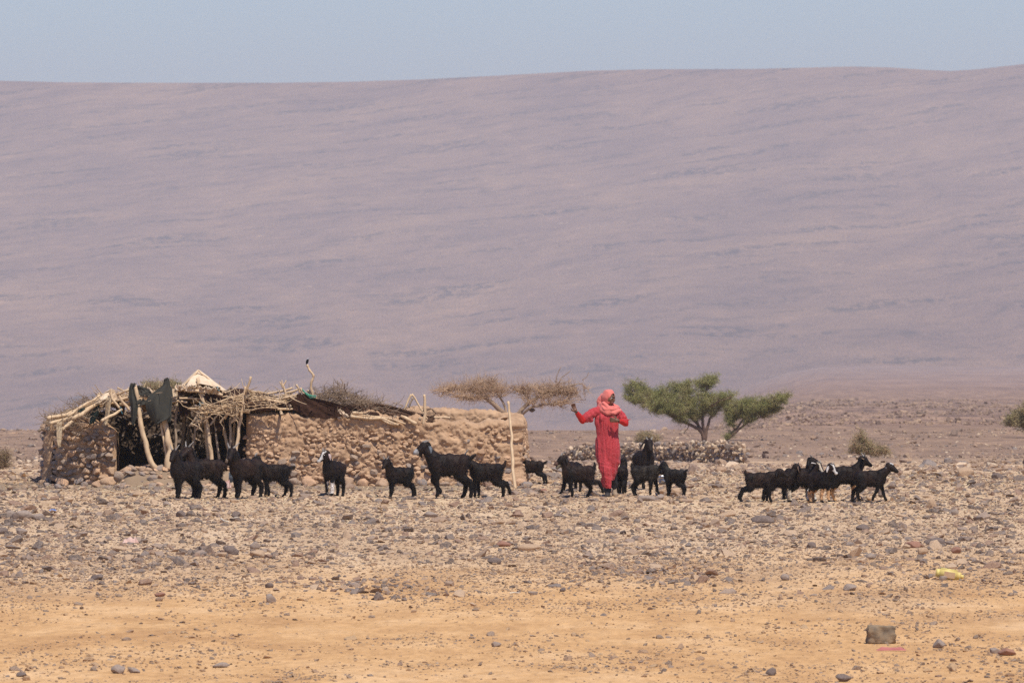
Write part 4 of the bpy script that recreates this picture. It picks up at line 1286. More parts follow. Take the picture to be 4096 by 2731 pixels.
# tent peak: cone of pale canvas
na, nr_ = 72, 16
A_, T_ = np.meshgrid(np.linspace(0, 2 * math.pi, na), np.linspace(0, 1, nr_), indexing='ij')
rimx = np.interp(A_[:, 0], np.linspace(0, 2 * math.pi, 9), [895, 870, 800, 735, 712, 735, 800, 875, 895])
rimd = np.interp(A_[:, 0], np.linspace(0, 2 * math.pi, 9), [.5, .05, -.05, -.05, .5, 1.4, 1.7, 1.4, .5])
rimy = np.interp(A_[:, 0], np.linspace(0, 2 * math.pi, 9), [1565, 1550, 1535, 1558, 1556, 1565, 1570, 1570, 1565])
fold_ = 1 + 0.10 * np.sin(A_ * 9 + 2 * T_) * T_ + 0.07 * np.sin(A_ * 17 + 1) * T_
Tp = T_ ** 0.92
px_ = 793 + (rimx[:, None] - 793) * Tp * fold_
dd_ = .45 + (rimd[:, None] - .45) * Tp * fold_
py_ = 1479 + (rimy[:, None] - 1479) * T_ + 5 * np.sin(T_ * 3.14) * np.sin(A_ * 5)
o = sheet_pts('tent_canvas', px_, py_, dd_, 'canvas', None, 0.008)
tag(o, 'pale canvas pitched into a pointed peak over the hut roof', 'canvas')
for k in range(5):
    cl('canvas_cloth', [(1540 + 3 * k, 705 + 32 * k, 735 + 34 * k), (1552 + 3 * k, 700 + 32 * k, 742 + 34 * k), (1562 + 3 * k, 704 + 32 * k, 738 + 34 * k)], 'canvas',
       ['crumpled pale canvas end at the left foot of the tent peak', 'pale canvas bunched up left of the roped post', 'pale canvas bunched round the head of the roped post',
        'crumpled pale canvas right of the roped post', 'pale canvas corner at the right foot of the tent peak'][k], 'canvas', lambda u, v: -.08 + .05 * v, fold=.06, ffreq=3, seed=60 + k)
# ropes
def rope(label, pts_, mat, w_=4, turns=1):
    mb = MB(); w_ = w_ * .7
    for k in range(turns):
        Q = wobble([H(x, y + 3.2 * k, d) for x, y, d in pts_], 0.014, 22, 11 + 7 * k)
        mb.tube(Q, w_ / 2 / F * HD, 6)
    o = obj('rope', mb.mesh('rope', M[mat])); return tag(o, label, 'rope')
rope('teal rope tied round the post below the tent peak', [(804, 1612, -.1), (814, 1608, -.14), (825, 1613, -.1), (828, 1618, 0), (806, 1616, .06), (802, 1612, -.08)], 'blue_rope', 4, 3)
rope('teal cord fraying beside the roped post', [(800, 1606, -.1), (798, 1615, -.12), (803, 1622, -.1), (797, 1630, -.1)], 'blue_rope', 4)
rope('blue cord tied at the right shoulder of the tent peak', [(868, 1545, -.08), (874, 1552, -.1), (870, 1560, -.08), (878, 1562, -.06)], 'blue_rope', 5)
rope('green net rope knotted over the roof logs near the perch branch', [(1210, 1556, -.05), (1222, 1570, -.12), (1236, 1578, -.1), (1248, 1582, -.12), (1262, 1582, -.05)], 'green_rope', 6, 3)
rope('thin cord knotted on the pole left of the opening', [(478, 1626, -.1), (486, 1632, -.1), (484, 1642, -.1), (490, 1655, -.1)], 'blue_rope', 3)

# ------------------------------------------------------------------ bird on the perch
bird = thing('bird', 'small black bird with white crown perched on the crooked branch above the roof', 'bird', H(1230, 1454, .2))
b_ = Blob(); s_ = HD / F
def bp(x, y): return ((x - 1230) * s_, 0, (1454 - y) * s_)
b_.chain([bp(1228, 1449), bp(1230, 1443), bp(1231, 1438)], [5.0 * s_, 5.2 * s_, 3.6 * s_])
b_.ball(bp(1232.5, 1436), 3.1 * s_)
b_.chain([bp(1227, 1449), bp(1225, 1457)], [2.6 * s_, 1.5 * s_])
b_.chain([bp(1234.5, 1436), bp(1238, 1436.4)], [1.0 * s_, 0.35 * s_])
v, f = b_.fuse(0.0024, 2)
c = np.tile([0.010, 0.010, 0.012], (len(v), 1))
c[(v[:, 2] > 18.6 * s_) & (v[:, 0] < 3.8 * s_)] = (0.75, 0.75, 0.75)
obj('body', np_mesh('body', v, f, M['goat'], True, c), bird)
for dx in (-1.2, 1.2):
    mb = MB(); mb.tube([bp(1229 + dx, 1450), bp(1229.5 + dx, 1455)], 0.0022, 5); obj('leg', mb.mesh('leg', M['eye']), bird)
mb = MB(); mb.tube([bp(1227, 1440), bp(1226, 1447), bp(1224, 1454)], [.008, .011, .003], 8, flat=.6); obj('wing', mb.mesh('wing', M['eye']), bird)

# ------------------------------------------------------------------ trees
def limb_graph(limbs, d):
    """limbs: list of [(px,py,dd), ...] with base radius and tip radius in photograph pixels"""
    mb = MB(); nodes = []
    for pts_, r0, r1 in limbs:
        Q = wobble([pt(x, y, d + dd) for x, y, dd in pts_], 0.012 * d / 175, 14, int(pts_[0][0] + pts_[-1][1]))
        rr = np.linspace(r0, r1, len(Q)) / F * d
        mb.tube(Q, rr, 7)
        for i, q in enumerate(Q):
            nodes.append((q, rr[i]))
    return mb, nodes

def crown_tree(name, label, d, limbs, lobes, n_attr, wood, twig_mat, leaf, leaf_n, group=None, twig_r=0.005, leaf_size=0.02, lobe_depth=1.0, seed=0, twigs_per=9, twig_len=0.17, cat='tree', base=None, up=0.25, rcon=0.014, sprd=0.42):
    r = np.random.default_rng(seed)
    m = d / F
    base_px = limbs[0][0][0]
    b0 = pt(base_px[0], base_px[1], d)
    root = thing(name, label, cat, (b0.x, b0.y, tz(b0.x, b0.y)), 0, group)
    inv = root.matrix_world.copy(); off = np.array(root.location)
    mb, nodes = limb_graph(limbs, d)
    NP = np.array([n[0] for n in nodes]); NR = np.array([n[1] for n in nodes])
    v, f = mb.arrays(); obj('trunk', np_mesh('trunk', v - off, f, M[wood]), root)
    # attractors inside the lobes
    tot = sum(l[2] * l[3] for l in lobes)
    A = []
    for cx, cy, rx, ry, dd, tilt in lobes:
        k = max(2, int(n_attr * rx * ry / tot))
        q = r.normal(size=(k, 3)); q /= np.linalg.norm(q, axis=1)[:, None]; q *= r.random(k)[:, None] ** sprd
        dx = q[:, 0] * rx; dy = q[:, 1] * ry
        ct, st_ = math.cos(R(tilt)), math.sin(R(tilt))
        px = cx + dx * ct - dy * st_; py = cy + dx * st_ + dy * ct
        ddd = d + dd + q[:, 2] * rx * m * lobe_depth
        A.append(np.stack([(px - 2048) / F * d, ddd, CAMZ - (py - PYH) / F * d], -1))
    A = np.concatenate(A)
    tw = MB()
    lv, lf, ln = [], [], 0
    for a in A:
        dist = np.linalg.norm((NP - a) * [1, 1, 1.5], axis=1) + np.where(NP[:, 2] > a[2], 0.15, 0)
        i = int(np.argmin(dist)); p0 = NP[i]
        mid = p0 * 0.5 + a * 0.5 + r.normal(0, 0.12, 3) * np.linalg.norm(a - p0) * [1, 1, .7] - [0, 0, 0.04]
        ra = min(rcon, NR[i] * 0.7) * r.uniform(0.6, 1.1)
        t = np.linspace(0, 1, 6)[:, None]
        C = p0 * (1 - t) ** 2 + 2 * mid * t * (1 - t) + a * t * t + r.normal(0, 0.008, (6, 3))
        tw.tube(C, np.linspace(ra, twig_r, 6), 4, cap=False)
        for k in range(twigs_per):
            s = C[r.integers(2, 6)]
            dr = r.normal(size=3) * [1, 1, .65] + [0, 0, up]; dr /= np.linalg.norm(dr)
            l = twig_len * r.uniform(0.5, 1.4)
            e1 = s + dr * l * .5 + r.normal(0, .015, 3); e2 = s + dr * l + r.normal(0, .03, 3)
            tw.tube([s, e1, e2], [twig_r * .7, twig_r * .5, twig_r * .3], 3, cap=False)
            if leaf:
                n = leaf_n
                tt = r.random(n) * 1.05
                c = s + (e2 - s) * tt[:, None] + r.normal(0, 0.035, (n, 3))
                n1 = r.normal(size=(n, 3)); n1 /= np.linalg.norm(n1, axis=1)[:, None]
                n2 = np.cross(n1, r.normal(size=(n, 3))); n2 /= np.linalg.norm(n2, axis=1)[:, None]
                sz = leaf_size * r.uniform(0.6, 1.3, (n, 1))
                vv = np.stack([c - n1 * sz, c + n2 * sz * .6, c + n1 * sz], 1).reshape(-1, 3)
                lv.append(vv); lf.append(np.arange(3 * n).reshape(-1, 3) + ln); ln += 3 * n
        if not leaf or True:
            # a few straight shoots on the outside
            if r.random() < 0.25:
                dr = r.normal(size=3) * [.6, .6, .3] + [0, 0, 1]; dr /= np.linalg.norm(dr); l = twig_len * r.uniform(.8, 1.8)
                tw.tube([a, a + dr * l * .5 + r.normal(0, .02, 3), a + dr * l + r.normal(0, .03, 3)], [twig_r * .8, twig_r * .5, twig_r * .3], 3, cap=False)
    v, f = tw.arrays()
    cr = obj('crown', np_mesh('crown', v - off, f, M[twig_mat]), root)
    if leaf:
        lo = obj('foliage', np_mesh('foliage', np.concatenate(lv) - off, np.concatenate(lf), M[leaf], False), cr); tag(lo, kind='stuff')
    return root

M['bark_pale'] = simple('bark_pale', (0.36, 0.25, 0.165), (0.24, 0.16, 0.105), 6, 0.9, 0.5, 0.02)
M['bark_dark'] = simple('bark_dark', (0.16, 0.095, 0.065), (0.10, 0.06, 0.042), 6, 0.9, 0.5, 0.02)
M['dry_twig'] = simple('dry_twig', (0.60, 0.41, 0.26), (0.38, 0.25, 0.16), 3, 0.9, 0)
# leafless acacia behind the hut
crown_tree('acacia_tree', 'leafless flat-topped acacia with pale brown twigs rising behind the hut', 300,
    [([(2040, 1850, 0), (2036, 1760, 0), (2034, 1700, 0), (2030, 1668, 0)], 16, 13),
     ([(2050, 1850, 0), (2052, 1740, 0), (2053, 1680, 0), (2086, 1638, 0), (2118, 1613, .1), (2139, 1592, .1), (2180, 1570, .1), (2240, 1565, .1)], 15, 4),
     ([(2028, 1668, 0), (2005, 1642, 0), (1978, 1621, -.1), (1943, 1592, -.1), (1925, 1574, -.1), (1880, 1556, 0), (1800, 1548, 0)], 12, 3.5),
     ([(2030, 1668, 0), (2026, 1640, .1), (2010, 1600, .2), (1990, 1570, .3), (1960, 1540, .3)], 6, 3),
     ([(2030, 1672, 0), (1990, 1668, .2), (1950, 1670, .3), (1890, 1682, .4)], 4, 2),
     ([(2062, 1676, 0), (2090, 1660, -.2), (2120, 1632, -.3), (2160, 1620, -.3), (2230, 1612, -.3)], 7, 3),
     ([(1943, 1592, 0), (1900, 1590, -.3), (1850, 1586, -.4)], 5, 2.5),
     ([(2118, 1613, 0), (2105, 1580, .3), (2070, 1556, .4)], 6, 2.5),
     ([(2180, 1570, 0), (2260, 1548, -.2), (2330, 1535, -.2)], 4, 2),
     ([(2228, 1540, 0), (2244, 1512, 0), (2282, 1484, 0)], 2.4, 1.2), ([(2225, 1530, 0), (2226, 1504, 0), (2243, 1466, 0)], 2.2, 1),
     ([(2330, 1520, 0), (2345, 1506, 0), (2356, 1488, 0)], 1.6, 1)],
    [(1905, 1556, 170, 50, 0, 2), (1795, 1566, 95, 36, 0, -4), (1980, 1545, 85, 30, .2, 0), (1915, 1532, 85, 28, .2, 0), (2075, 1560, 75, 28, .3, 0), (2190, 1572, 140, 48, 0, 0), (2285, 1566, 85, 46, 0, 0), (2150, 1550, 90, 28, .3, 0), (1870, 1598, 60, 24, -.3, 0), (2215, 1612, 75, 20, -.2, 0)],
    540, 'bark_pale', 'dry_twig', None, 0, twig_r=0.0060, seed=3, twigs_per=8, twig_len=0.27, lobe_depth=.8, up=.3, rcon=.013, sprd=.7)
# green acacia
DG = 400
crown_tree('acacia_tree', 'large green umbrella acacia with several trunks behind the low stone wall', DG,
    [([(2816, 1766, 0), (2812, 1745, 0), (2800, 1715, 0), (2756, 1698, -.1), (2720, 1680, -.2), (2660, 1650, -.3)], 9, 3),
     ([(2818, 1768, 0), (2822, 1740, 0), (2832, 1700, .1), (2840, 1670, .2), (2880, 1630, .3)], 8, 3),
     ([(2816, 1766, 0), (2810, 1735, 0), (2790, 1695, 0), (2780, 1650, 0), (2760, 1600, .1), (2740, 1560, .1)], 8, 3),
     ([(2820, 1764, 0), (2818, 1720, 0), (2806, 1660, 0), (2815, 1620, 0), (2825, 1560, 0), (2830, 1530, 0)], 8, 3),
     ([(2790, 1695, 0), (2740, 1650, .3), (2680, 1600, .4), (2600, 1570, .4)], 5, 2.5),
     ([(2756, 1698, 0), (2700, 1660, -.4), (2620, 1620, -.5), (2540, 1600, -.4)], 5, 2.5),
     ([(2815, 1640, 0), (2870, 1610, -.3), (2920, 1590, -.3)], 4, 2),
     ([(2756, 1700, 0), (2745, 1722, .1), (2735, 1735, .1)], 2, 1)],
    [(2640, 1590, 150, 34, 0, 2), (2720, 1550, 105, 34, .3, -4), (2830, 1530, 62, 24, .2, -8), (2850, 1512, 34, 14, .2, -14), (2545, 1552, 55, 32, 0, 6), (2520, 1535, 28, 14, 0, 8), (2800, 1600, 110, 36, 0, -4), (2880, 1592, 72, 22, .1, -10),
     (2700, 1630, 110, 36, -.3, 4), (2620, 1630, 75, 26, -.4, 8), (2840, 1640, 50, 26, .2, 0), (2735, 1670, 60, 18, -.2, 0), (2530, 1590, 46, 24, 0, 12), (2780, 1655, 60, 24, 0, 0)],
    560, 'bark_dark', 'bark_dark', 'acacia_leaf', 30, twig_r=0.0065, leaf_size=0.021, seed=5, twigs_per=8, twig_len=0.20, lobe_depth=.8, up=.35)
crown_tree('acacia_tree', 'smaller green acacia leaning right, its slanting trunk rising beside the large one', DG + 6,
    [([(2898, 1768, 0), (2915, 1750, 0), (2950, 1724, 0), (2985, 1695, 0), (3010, 1672, 0), (3050, 1640, .1)], 6, 2.5),
     ([(2898, 1768, 0), (2925, 1735, .1), (2965, 1690, .1), (2990, 1650, .1), (3000, 1620, .1)], 5, 2.5),
     ([(2985, 1695, 0), (3040, 1668, .1), (3090, 1640, .1)], 3, 2),
     ([(2940, 1722, 0), (2925, 1690, 0), (2920, 1660, 0)], 3, 1.5),
     ([(3010, 1672, 0), (3060, 1625, -.2), (3120, 1600, -.2)], 3.5, 2)],
    [(3010, 1620, 90, 34, 0, -6), (3090, 1605, 62, 26, 0, -10), (3140, 1585, 38, 14, 0, -14), (2960, 1625, 66, 34, 0, -4), (2975, 1655, 60, 24, 0, 0), (3060, 1640, 70, 26, .2, -8), (2925, 1685, 26, 30, 0, 0), (2900, 1600, 40, 16, 0, -5), (2995, 1680, 30, 14, 0, -20), (2918, 1740, 14, 22, 0, 20)],
    330, 'bark_dark', 'bark_dark', 'acacia_leaf', 30, twig_r=0.0065, leaf_size=0.021, seed=6, twigs_per=8, twig_len=0.20, lobe_depth=.8, up=.35)
# tree cut by the right edge
crown_tree('acacia_tree', 'green acacia crown cut off by the right edge of the picture', 420,
    [([(4170, 1800, 0), (4165, 1740, 0), (4140, 1690, 0), (4100, 1670, 0), (4060, 1660, 0)], 8, 3), ([(4170, 1800, 0), (4180, 1700, 0), (4170, 1640, 0)], 7, 3), ([(4180, 1750, 0), (4240, 1690, 0), (4300, 1650, 0)], 6, 3)],
    [(4080, 1672, 66, 34, 0, -12), (4150, 1640, 90, 44, 0, -6), (4260, 1640, 90, 44, 0, 6), (4060, 1690, 50, 16, 0, -6), (4110, 1690, 40, 30, 0, 0)],
    260, 'bark_dark', 'bark_dark', 'shrub_leaf', 17, twig_r=0.0065, leaf_size=0.036, seed=7, twigs_per=8, twig_len=0.2)
crown_tree('shrub', 'faint olive bush low at the right edge of the picture', 440,
    [([(4110, 1790, 0), (4105, 1760, 0), (4090, 1740, 0)], 4, 2), ([(4110, 1790, 0), (4130, 1750, 0)], 4, 2)],
    [(4095, 1770, 44, 28, 0, 0)], 60, 'bark_dark', 'bark_dark', 'shrub_leaf', 8, twig_r=0.006, leaf_size=0.03, seed=17, twigs_per=8, twig_len=0.2, cat='shrub')
crown_tree('shrub', 'ragged olive-green shrub with one tall shoot beyond the right-hand goats', 300,
    [([(3480, 1815, 0), (3460, 1780, 0), (3445, 1740, 0), (3440, 1718, 0)], 4, 2), ([(3480, 1815, 0), (3520, 1800, 0), (3550, 1790, 0)], 4, 2), ([(3470, 1815, 0), (3430, 1790, 0), (3410, 1760, 0)], 4, 2), ([(3480, 1815, 0), (3480, 1770, 0)], 3, 2)],
    [(3450, 1775, 52, 36, 0, 10), (3440, 1738, 20, 26, 0, 0), (3520, 1800, 56, 20, 0, 6), (3550, 1805, 24, 18, 0, 0), (3410, 1800, 30, 24, 0, 0), (3480, 1790, 60, 26, 0, 10)],
    130, 'bark_dark', 'dry_twig', 'shrub_leaf', 7, twig_r=0.006, leaf_size=0.022, seed=8, twigs_per=8, twig_len=0.13, cat='shrub')
crown_tree('shrub', 'low olive bush just beyond the loose stone wall, left of the large acacia', 395,
    [([(2595, 1780, 0), (2590, 1750, 0), (2580, 1735, 0)], 4, 2), ([(2600, 1780, 0), (2620, 1750, 0)], 4, 2)],
    [(2595, 1752, 56, 24, 0, 0), (2580, 1738, 34, 14, 0, 0), (2560, 1765, 24, 14, 0, 0)], 110, 'dark_wood', 'dry_twig', 'shrub_leaf', 9, twig_r=0.006, leaf_size=0.024, seed=9, twigs_per=8, twig_len=0.16, cat='shrub')
crown_tree('acacia_tree', 'top of a yellow-green tree showing over the hut between the draped posts', 330,
    [([(640, 1840, 0), (640, 1700, 0), (630, 1600, 0), (600, 1560, 0)], 10, 3), ([(640, 1700, 0), (670, 1600, 0), (690, 1550, 0)], 7, 3)],
    [(640, 1550, 80, 28, 0, 0), (700, 1548, 40, 24, 0, 0), (590, 1560, 40, 20, 0, 0), (655, 1575, 90, 30, 0, 0)], 200, 'bark_dark', 'dry_twig', 'shrub_leaf', 12, twig_r=0.006, leaf_size=0.028, seed=10, twigs_per=8, twig_len=0.18)
crown_tree('shrub', 'dark thorny bush at the left edge of the picture', 200,
    [([(0, 1872, 0), (0, 1840, 0), (-10, 1810, 0)], 4, 2), ([(0, 1872, 0), (25, 1840, 0), (35, 1815, 0)], 4, 2), ([(-10, 1872, 0), (-40, 1830, 0)], 4, 2)],
    [(5, 1825, 38, 34, 0, 0), (-40, 1820, 50, 40, 0, 0), (15, 1850, 36, 20, 0, 0)], 110, 'dark_wood', 'twig', 'shrub_leaf', 2, twig_r=0.006, leaf_size=0.012, seed=11, twigs_per=10, twig_len=0.12, cat='shrub')
# dark bird-sized clump in the leafless tree
g = pt(2128, 1640, 299.8)
v = ICO_V * [0.085, 0.06, 0.05]; v = v * (1 + .3 * fbm(ICO_V * 2, 3, 7)[:, None])
tag(obj('bird_nest', np_mesh('bird_nest', v, ICO_F, M['dark_wood']), None, g), 'dark clump of a nest under the right limb of the leafless acacia', 'nest')

# ------------------------------------------------------------------ low loose stone wall beyond the woman
lw = thing('low_stone_wall', 'low wall of loose stones behind the woman, in front of the green acacias', 'wall', ground_at(2650, 1850))
off = np.array(lw.location)
r = np.random.default_rng(77)
pxs = [2245, 2300, 2400, 2500, 2600, 2700, 2800, 2900, 2960, 2995]
tops_ = [1800, 1782, 1772, 1768, 1772, 1762, 1762, 1758, 1766, 1790]
bots_ = [1840, 1838, 1836, 1838, 1846, 1850, 1852, 1850, 1846, 1848]
cand = []
for k in range(6000):
    px = r.uniform(2250, 2992)
    tp = np.interp(px, pxs, tops_); bt = np.interp(px, pxs, bots_)
    row = r.uniform(tp + 5, bt)
    t = (bt - row) / (bt - tp)
    dg = np.interp(px, [2250, 2992], [285, 262])
    gg = CAMZ - (bt - PYH) / F * dg
    s = r.uniform(8.5, 17) / F * dg
    x = (px - 2048) / F * dg
    cand.append((x, dg + r.uniform(-.30, .12) * (1 - .4 * t), CAMZ - (row - PYH) / F * dg, s))
cells = {}
kept = []
for x, y, z, s in cand:
    ok = True
    for (a_, b_, c_, s2_) in kept:
        if (a_ - x) ** 2 + (c_ - z) ** 2 < (0.56 * (s + s2_)) ** 2 and abs(b_ - y) < .22:
            ok = False; break
    if ok: kept.append((x, y, z, s))
kept.sort(key=lambda q: q[1] - q[3])
LP = PROTO['low']
for x, y, z, s in kept[:290]:
    o = obj('stone', LP[rnd.randrange(12)], lw, (x - off[0], y - off[1], z - off[2]))
    o.scale = (s * 1.05, s, s * 0.95); o.rotation_euler = (rnd.uniform(0, 6), rnd.gauss(0, .4), rnd.uniform(0, 6))
rest_ = kept[290:]
if rest_:
    A = np.array(rest_)
    instance_cloud('loose_rubble', A[:, :3] - off, np.repeat(A[:, 3:4], 3, 1), rots(len(A), 1.0), LP, lw)
# packed core so that nothing shows through
mb = MB()
for px in np.arange(2256, 2985, 9):
    dg = np.interp(px, [2250, 2992], [285, 262]); tp = np.interp(px, pxs, tops_) + 10; bt = np.interp(px, pxs, bots_) + 3
    a_ = pt(px, tp, dg + .12); b_ = pt(px, bt, dg + .12)
    h = (a_.z - b_.z) / 2
    v = ICO_V * [0.07, 0.16, h] * (1 + .25 * fbm(ICO_V * 2 + px, 2, 9)[:, None]) + np.array(((a_.x + b_.x) / 2, dg + .42, (a_.z + b_.z) / 2)) - off
    mb.add(v, ICO_F)
M['packed_earth'] = simple('packed_earth', (0.34, 0.24, 0.165), (0.22, 0.155, 0.11), 5)
tag(obj('packed_core', mb.mesh('packed_core', M['packed_earth']), lw), kind='stuff')

# ------------------------------------------------------------------ single boulders, named one by one
def boulder(px, py, w, label, col='field_stone', squash=(1, .8, .62), h=None, rot=None, cuts=7, name='boulder', cat='rock'):
    g = ground_at(px, py)
    s = w / 2 / F * g.y
    me = boulder_mesh(name, M[col], int(px + py * 3) % 9973, squash, cuts)
    o = obj(name, me, None, (g.x, g.y, g.z + s * squash[2] * 0.55))
    o.scale = (s * 1.05, s, s * (h or 1)); o.rotation_euler = (0, 0, rnd.uniform(-.5, .5) if rot is None else rot)
    return tag(o, label, cat)
M['basalt'] = simple('basalt', (0.215, 0.16, 0.13), (0.12, 0.092, 0.080), 7, .85, .5, .02)
M['grey_rock'] = simple('grey_rock', (0.36, 0.275, 0.215), (0.23, 0.18, 0.145), 7, .85, .5, .02)
M['tan_rock'] = simple('tan_rock', (0.47, 0.325, 0.205), (0.35, 0.235, 0.15), 6, .9, .5, .02)
M['red_rock'] = simple('red_rock', (0.34, 0.18, 0.12), (0.25, 0.13, 0.09), 6, .9, .5, .02)
boulder(95, 2078, 100, 'wide grey-brown boulder on the stony ground at far left', 'grey_rock', (1, .6, .5))
boulder(42, 2072, 46, 'smaller boulder touching the wide one at far left', 'grey_rock', (1, .8, .9))
boulder(155, 2078, 60, 'flat boulder leaning on the right end of the wide far-left one', 'grey_rock', (1, .7, .6))
boulder(88, 2138, 52, 'rounded grey boulder below the wide pair at far left', 'grey_rock', (1, .8, .75))
boulder(5, 2135, 50, 'dark rounded boulder cut by the left edge', 'basalt', (1, .8, .8))
boulder(722, 2066, 46, 'blocky dark grey stone below the leftmost goat', 'basalt', (1, .8, .85))
boulder(667, 2022, 32, 'small purple-grey stone just left of the leftmost goat hooves', 'grey_rock', (1, .8, .8))
boulder(943, 2068, 44, 'dark stone standing in the gravel below the third goat', 'basalt', (1, .8, .75))
boulder(928, 2218, 62, 'dark brown boulder in the middle-left group of three', 'basalt', (1, .8, .85))
boulder(884, 2226, 56, 'tan flat boulder left of the dark one in its group', 'tan_rock', (1, .7, .55))
boulder(1027, 2230, 66, 'pale rounded boulder right of the dark one in its group', 'tan_rock', (1, .8, .75))
boulder(1022, 2195, 46, 'blue-grey stone standing behind the pale rounded boulder', 'grey_rock', (1, .8, .9))
boulder(392, 2318, 60, 'dark angular boulder alone at the sand edge on the left', 'basalt', (1, .8, .6))
boulder(1083, 2408, 56, 'egg-shaped grey stone tilted on the sand left of middle', 'grey_rock', (1, .7, .85))
boulder(1077, 2350, 34, 'dark upright pebble above the egg-shaped stone', 'basalt', (1, .8, .95))
boulder(1727, 2068, 54, 'rounded brown boulder below the big goat', 'grey_rock', (1, .8, .65))
boulder(2000, 2096, 44, 'pale cream stone below the leaning stick', 'tan_rock', (1, .7, .6))
boulder(1975, 2255, 60, 'dark wedge-shaped stone in the gravel below the stick', 'basalt', (1, .8, .65))
boulder(2115, 2200, 66, 'long buff slab half buried in gravel below the pens', 'tan_rock', (1.6, .8, .55))
boulder(2012, 2185, 62, 'low red-brown slab left of the buff one', 'red_rock', (1, .6, .5))
boulder(2252, 2365, 26, 'small square dark stone alone on the sand in the middle', 'basalt', (1, .9, 1.0), cuts=9)
boulder(2132, 2378, 46, 'flat grey stone on the sand left of the square dark one', 'grey_rock', (1, .7, .5))
boulder(2750, 2076, 52, 'smooth tan boulder right below the grazing kid', 'tan_rock', (1, .7, .6))
boulder(3048, 2090, 92, 'long dark grey slab below the right-hand goats', 'basalt', (1.2, .7, .5))
boulder(2585, 2002, 66, 'flat grey boulder just below the grazing kid', 'grey_rock', (1.2, .7, .55))
boulder(2640, 1998, 44, 'curved grey stone beside the flat one below the grazing kid', 'grey_rock', (1, .7, .7))
boulder(2652, 1975, 42, 'orange-tan round stone holding down the foil bag', 'tan_rock', (1, .8, .8))
boulder(2702, 1974, 46, 'pale pinkish stone right of the orange-tan one by the foil bag', 'tan_rock', (1, .8, .65))
boulder(3448, 2120, 56, 'round dark grey stone in the gravel at right', 'basalt', (1, .8, .62))
boulder(3245, 2190, 52, 'squat dark stone left of centre in the right gravel', 'basalt', (1, .8, .6))
boulder(3650, 2190, 66, 'red-faced slab in the stone cluster at right', 'red_rock', (1, .7, .6))
boulder(3735, 2180, 84, 'shiny dark boulder at the top of the stone cluster at right', 'basalt', (1.05, .7, .55))
boulder(3690, 2218, 50, 'warm tan stone in front of the cluster at right', 'tan_rock', (1, .8, .85))
boulder(3826, 2212, 50, 'brown round stone at the right end of the cluster', 'red_rock', (1, .8, .7))
boulder(3480, 1905 + 330, 52, 'grey pyramid-shaped stone in the gravel at right', 'grey_rock', (1, .8, .7))
boulder(3142, 2320, 42, 'upright grey stone at the lower edge of the right gravel', 'grey_rock', (1, .8, .9))
boulder(3400, 2360, 60, 'flat grey stone on the sand below the right gravel', 'grey_rock', (1, .7, .6))
boulder(3757, 2590, 56, 'squared blue-grey stone on the sand right of the block', 'grey_rock', (1, .9, .85), cuts=10)
boulder(4030, 2620, 78, 'brown flat-topped boulder near the lower right corner', 'red_rock', (1, .8, .55))
boulder(3978, 2612, 50, 'grey stone leaning against the brown corner boulder', 'grey_rock', (1, .8, .7))
boulder(3085, 2700, 50, 'dark cone-shaped stone at the bottom edge', 'basalt', (1, .8, .85))
boulder(3372, 2725, 66, 'dark rounded boulder at the bottom edge right of the cone-shaped one', 'basalt', (1, .8, .7))
boulder(475, 2692, 62, 'pale grey boulder at the bottom edge on the left', 'grey_rock', (1, .8, .8))
boulder(535, 2690, 54, 'low grey stone right of the pale bottom-left boulder', 'grey_rock', (1, .7, .55))
boulder(885, 2668, 80, 'flat oval stone at the bottom edge left of middle', 'grey_rock', (1, .6, .4))
boulder(85, 2705, 42, 'dark angular stone at the bottom left', 'basalt', (1, .7, .65))
boulder(1983, 2585, 44, 'round grey stone alone on the sand at the bottom middle', 'grey_rock', (1, .8, .75))
boulder(640, 2385, 52, 'red-brown flat stone capped with sand on the left', 'red_rock', (1, .6, .5))
boulder(3860, 1905, 86, 'broad pale sandy boulder behind the goats at far right', 'tan_rock', (1, .7, .65))
boulder(3990, 1915, 50, 'dark stone right of the broad pale boulder', 'basalt', (1, .7, .7))
boulder(3725, 2030, 56, 'brown humped stone right of the rightmost goat', 'tan_rock', (1, .8, .85))
boulder(3820, 2060, 40, 'dull grey humped stone in the gravel near the right edge', 'grey_rock', (1, .8, .9))
boulder(550, 1985, 46, 'tilted tan boulder on the bare earth left of the first goat', 'tan_rock', (1, .7, .65))
boulder(2170, 1970, 40, 'triangular stone right of the leaning stick', 'red_rock', (1, .7, .6))
boulder(100, 1955, 36, 'orange stone left of the hut corner', 'tan_rock', (1, .8, .7))
boulder(135, 1952, 30, 'small orange stone nearest the hut corner', 'tan_rock', (1, .8, .7))

# ------------------------------------------------------------------ litter and small things
def on_ground(px, py, lift=0):
    g = ground_at(px, py); g.z += lift; return g
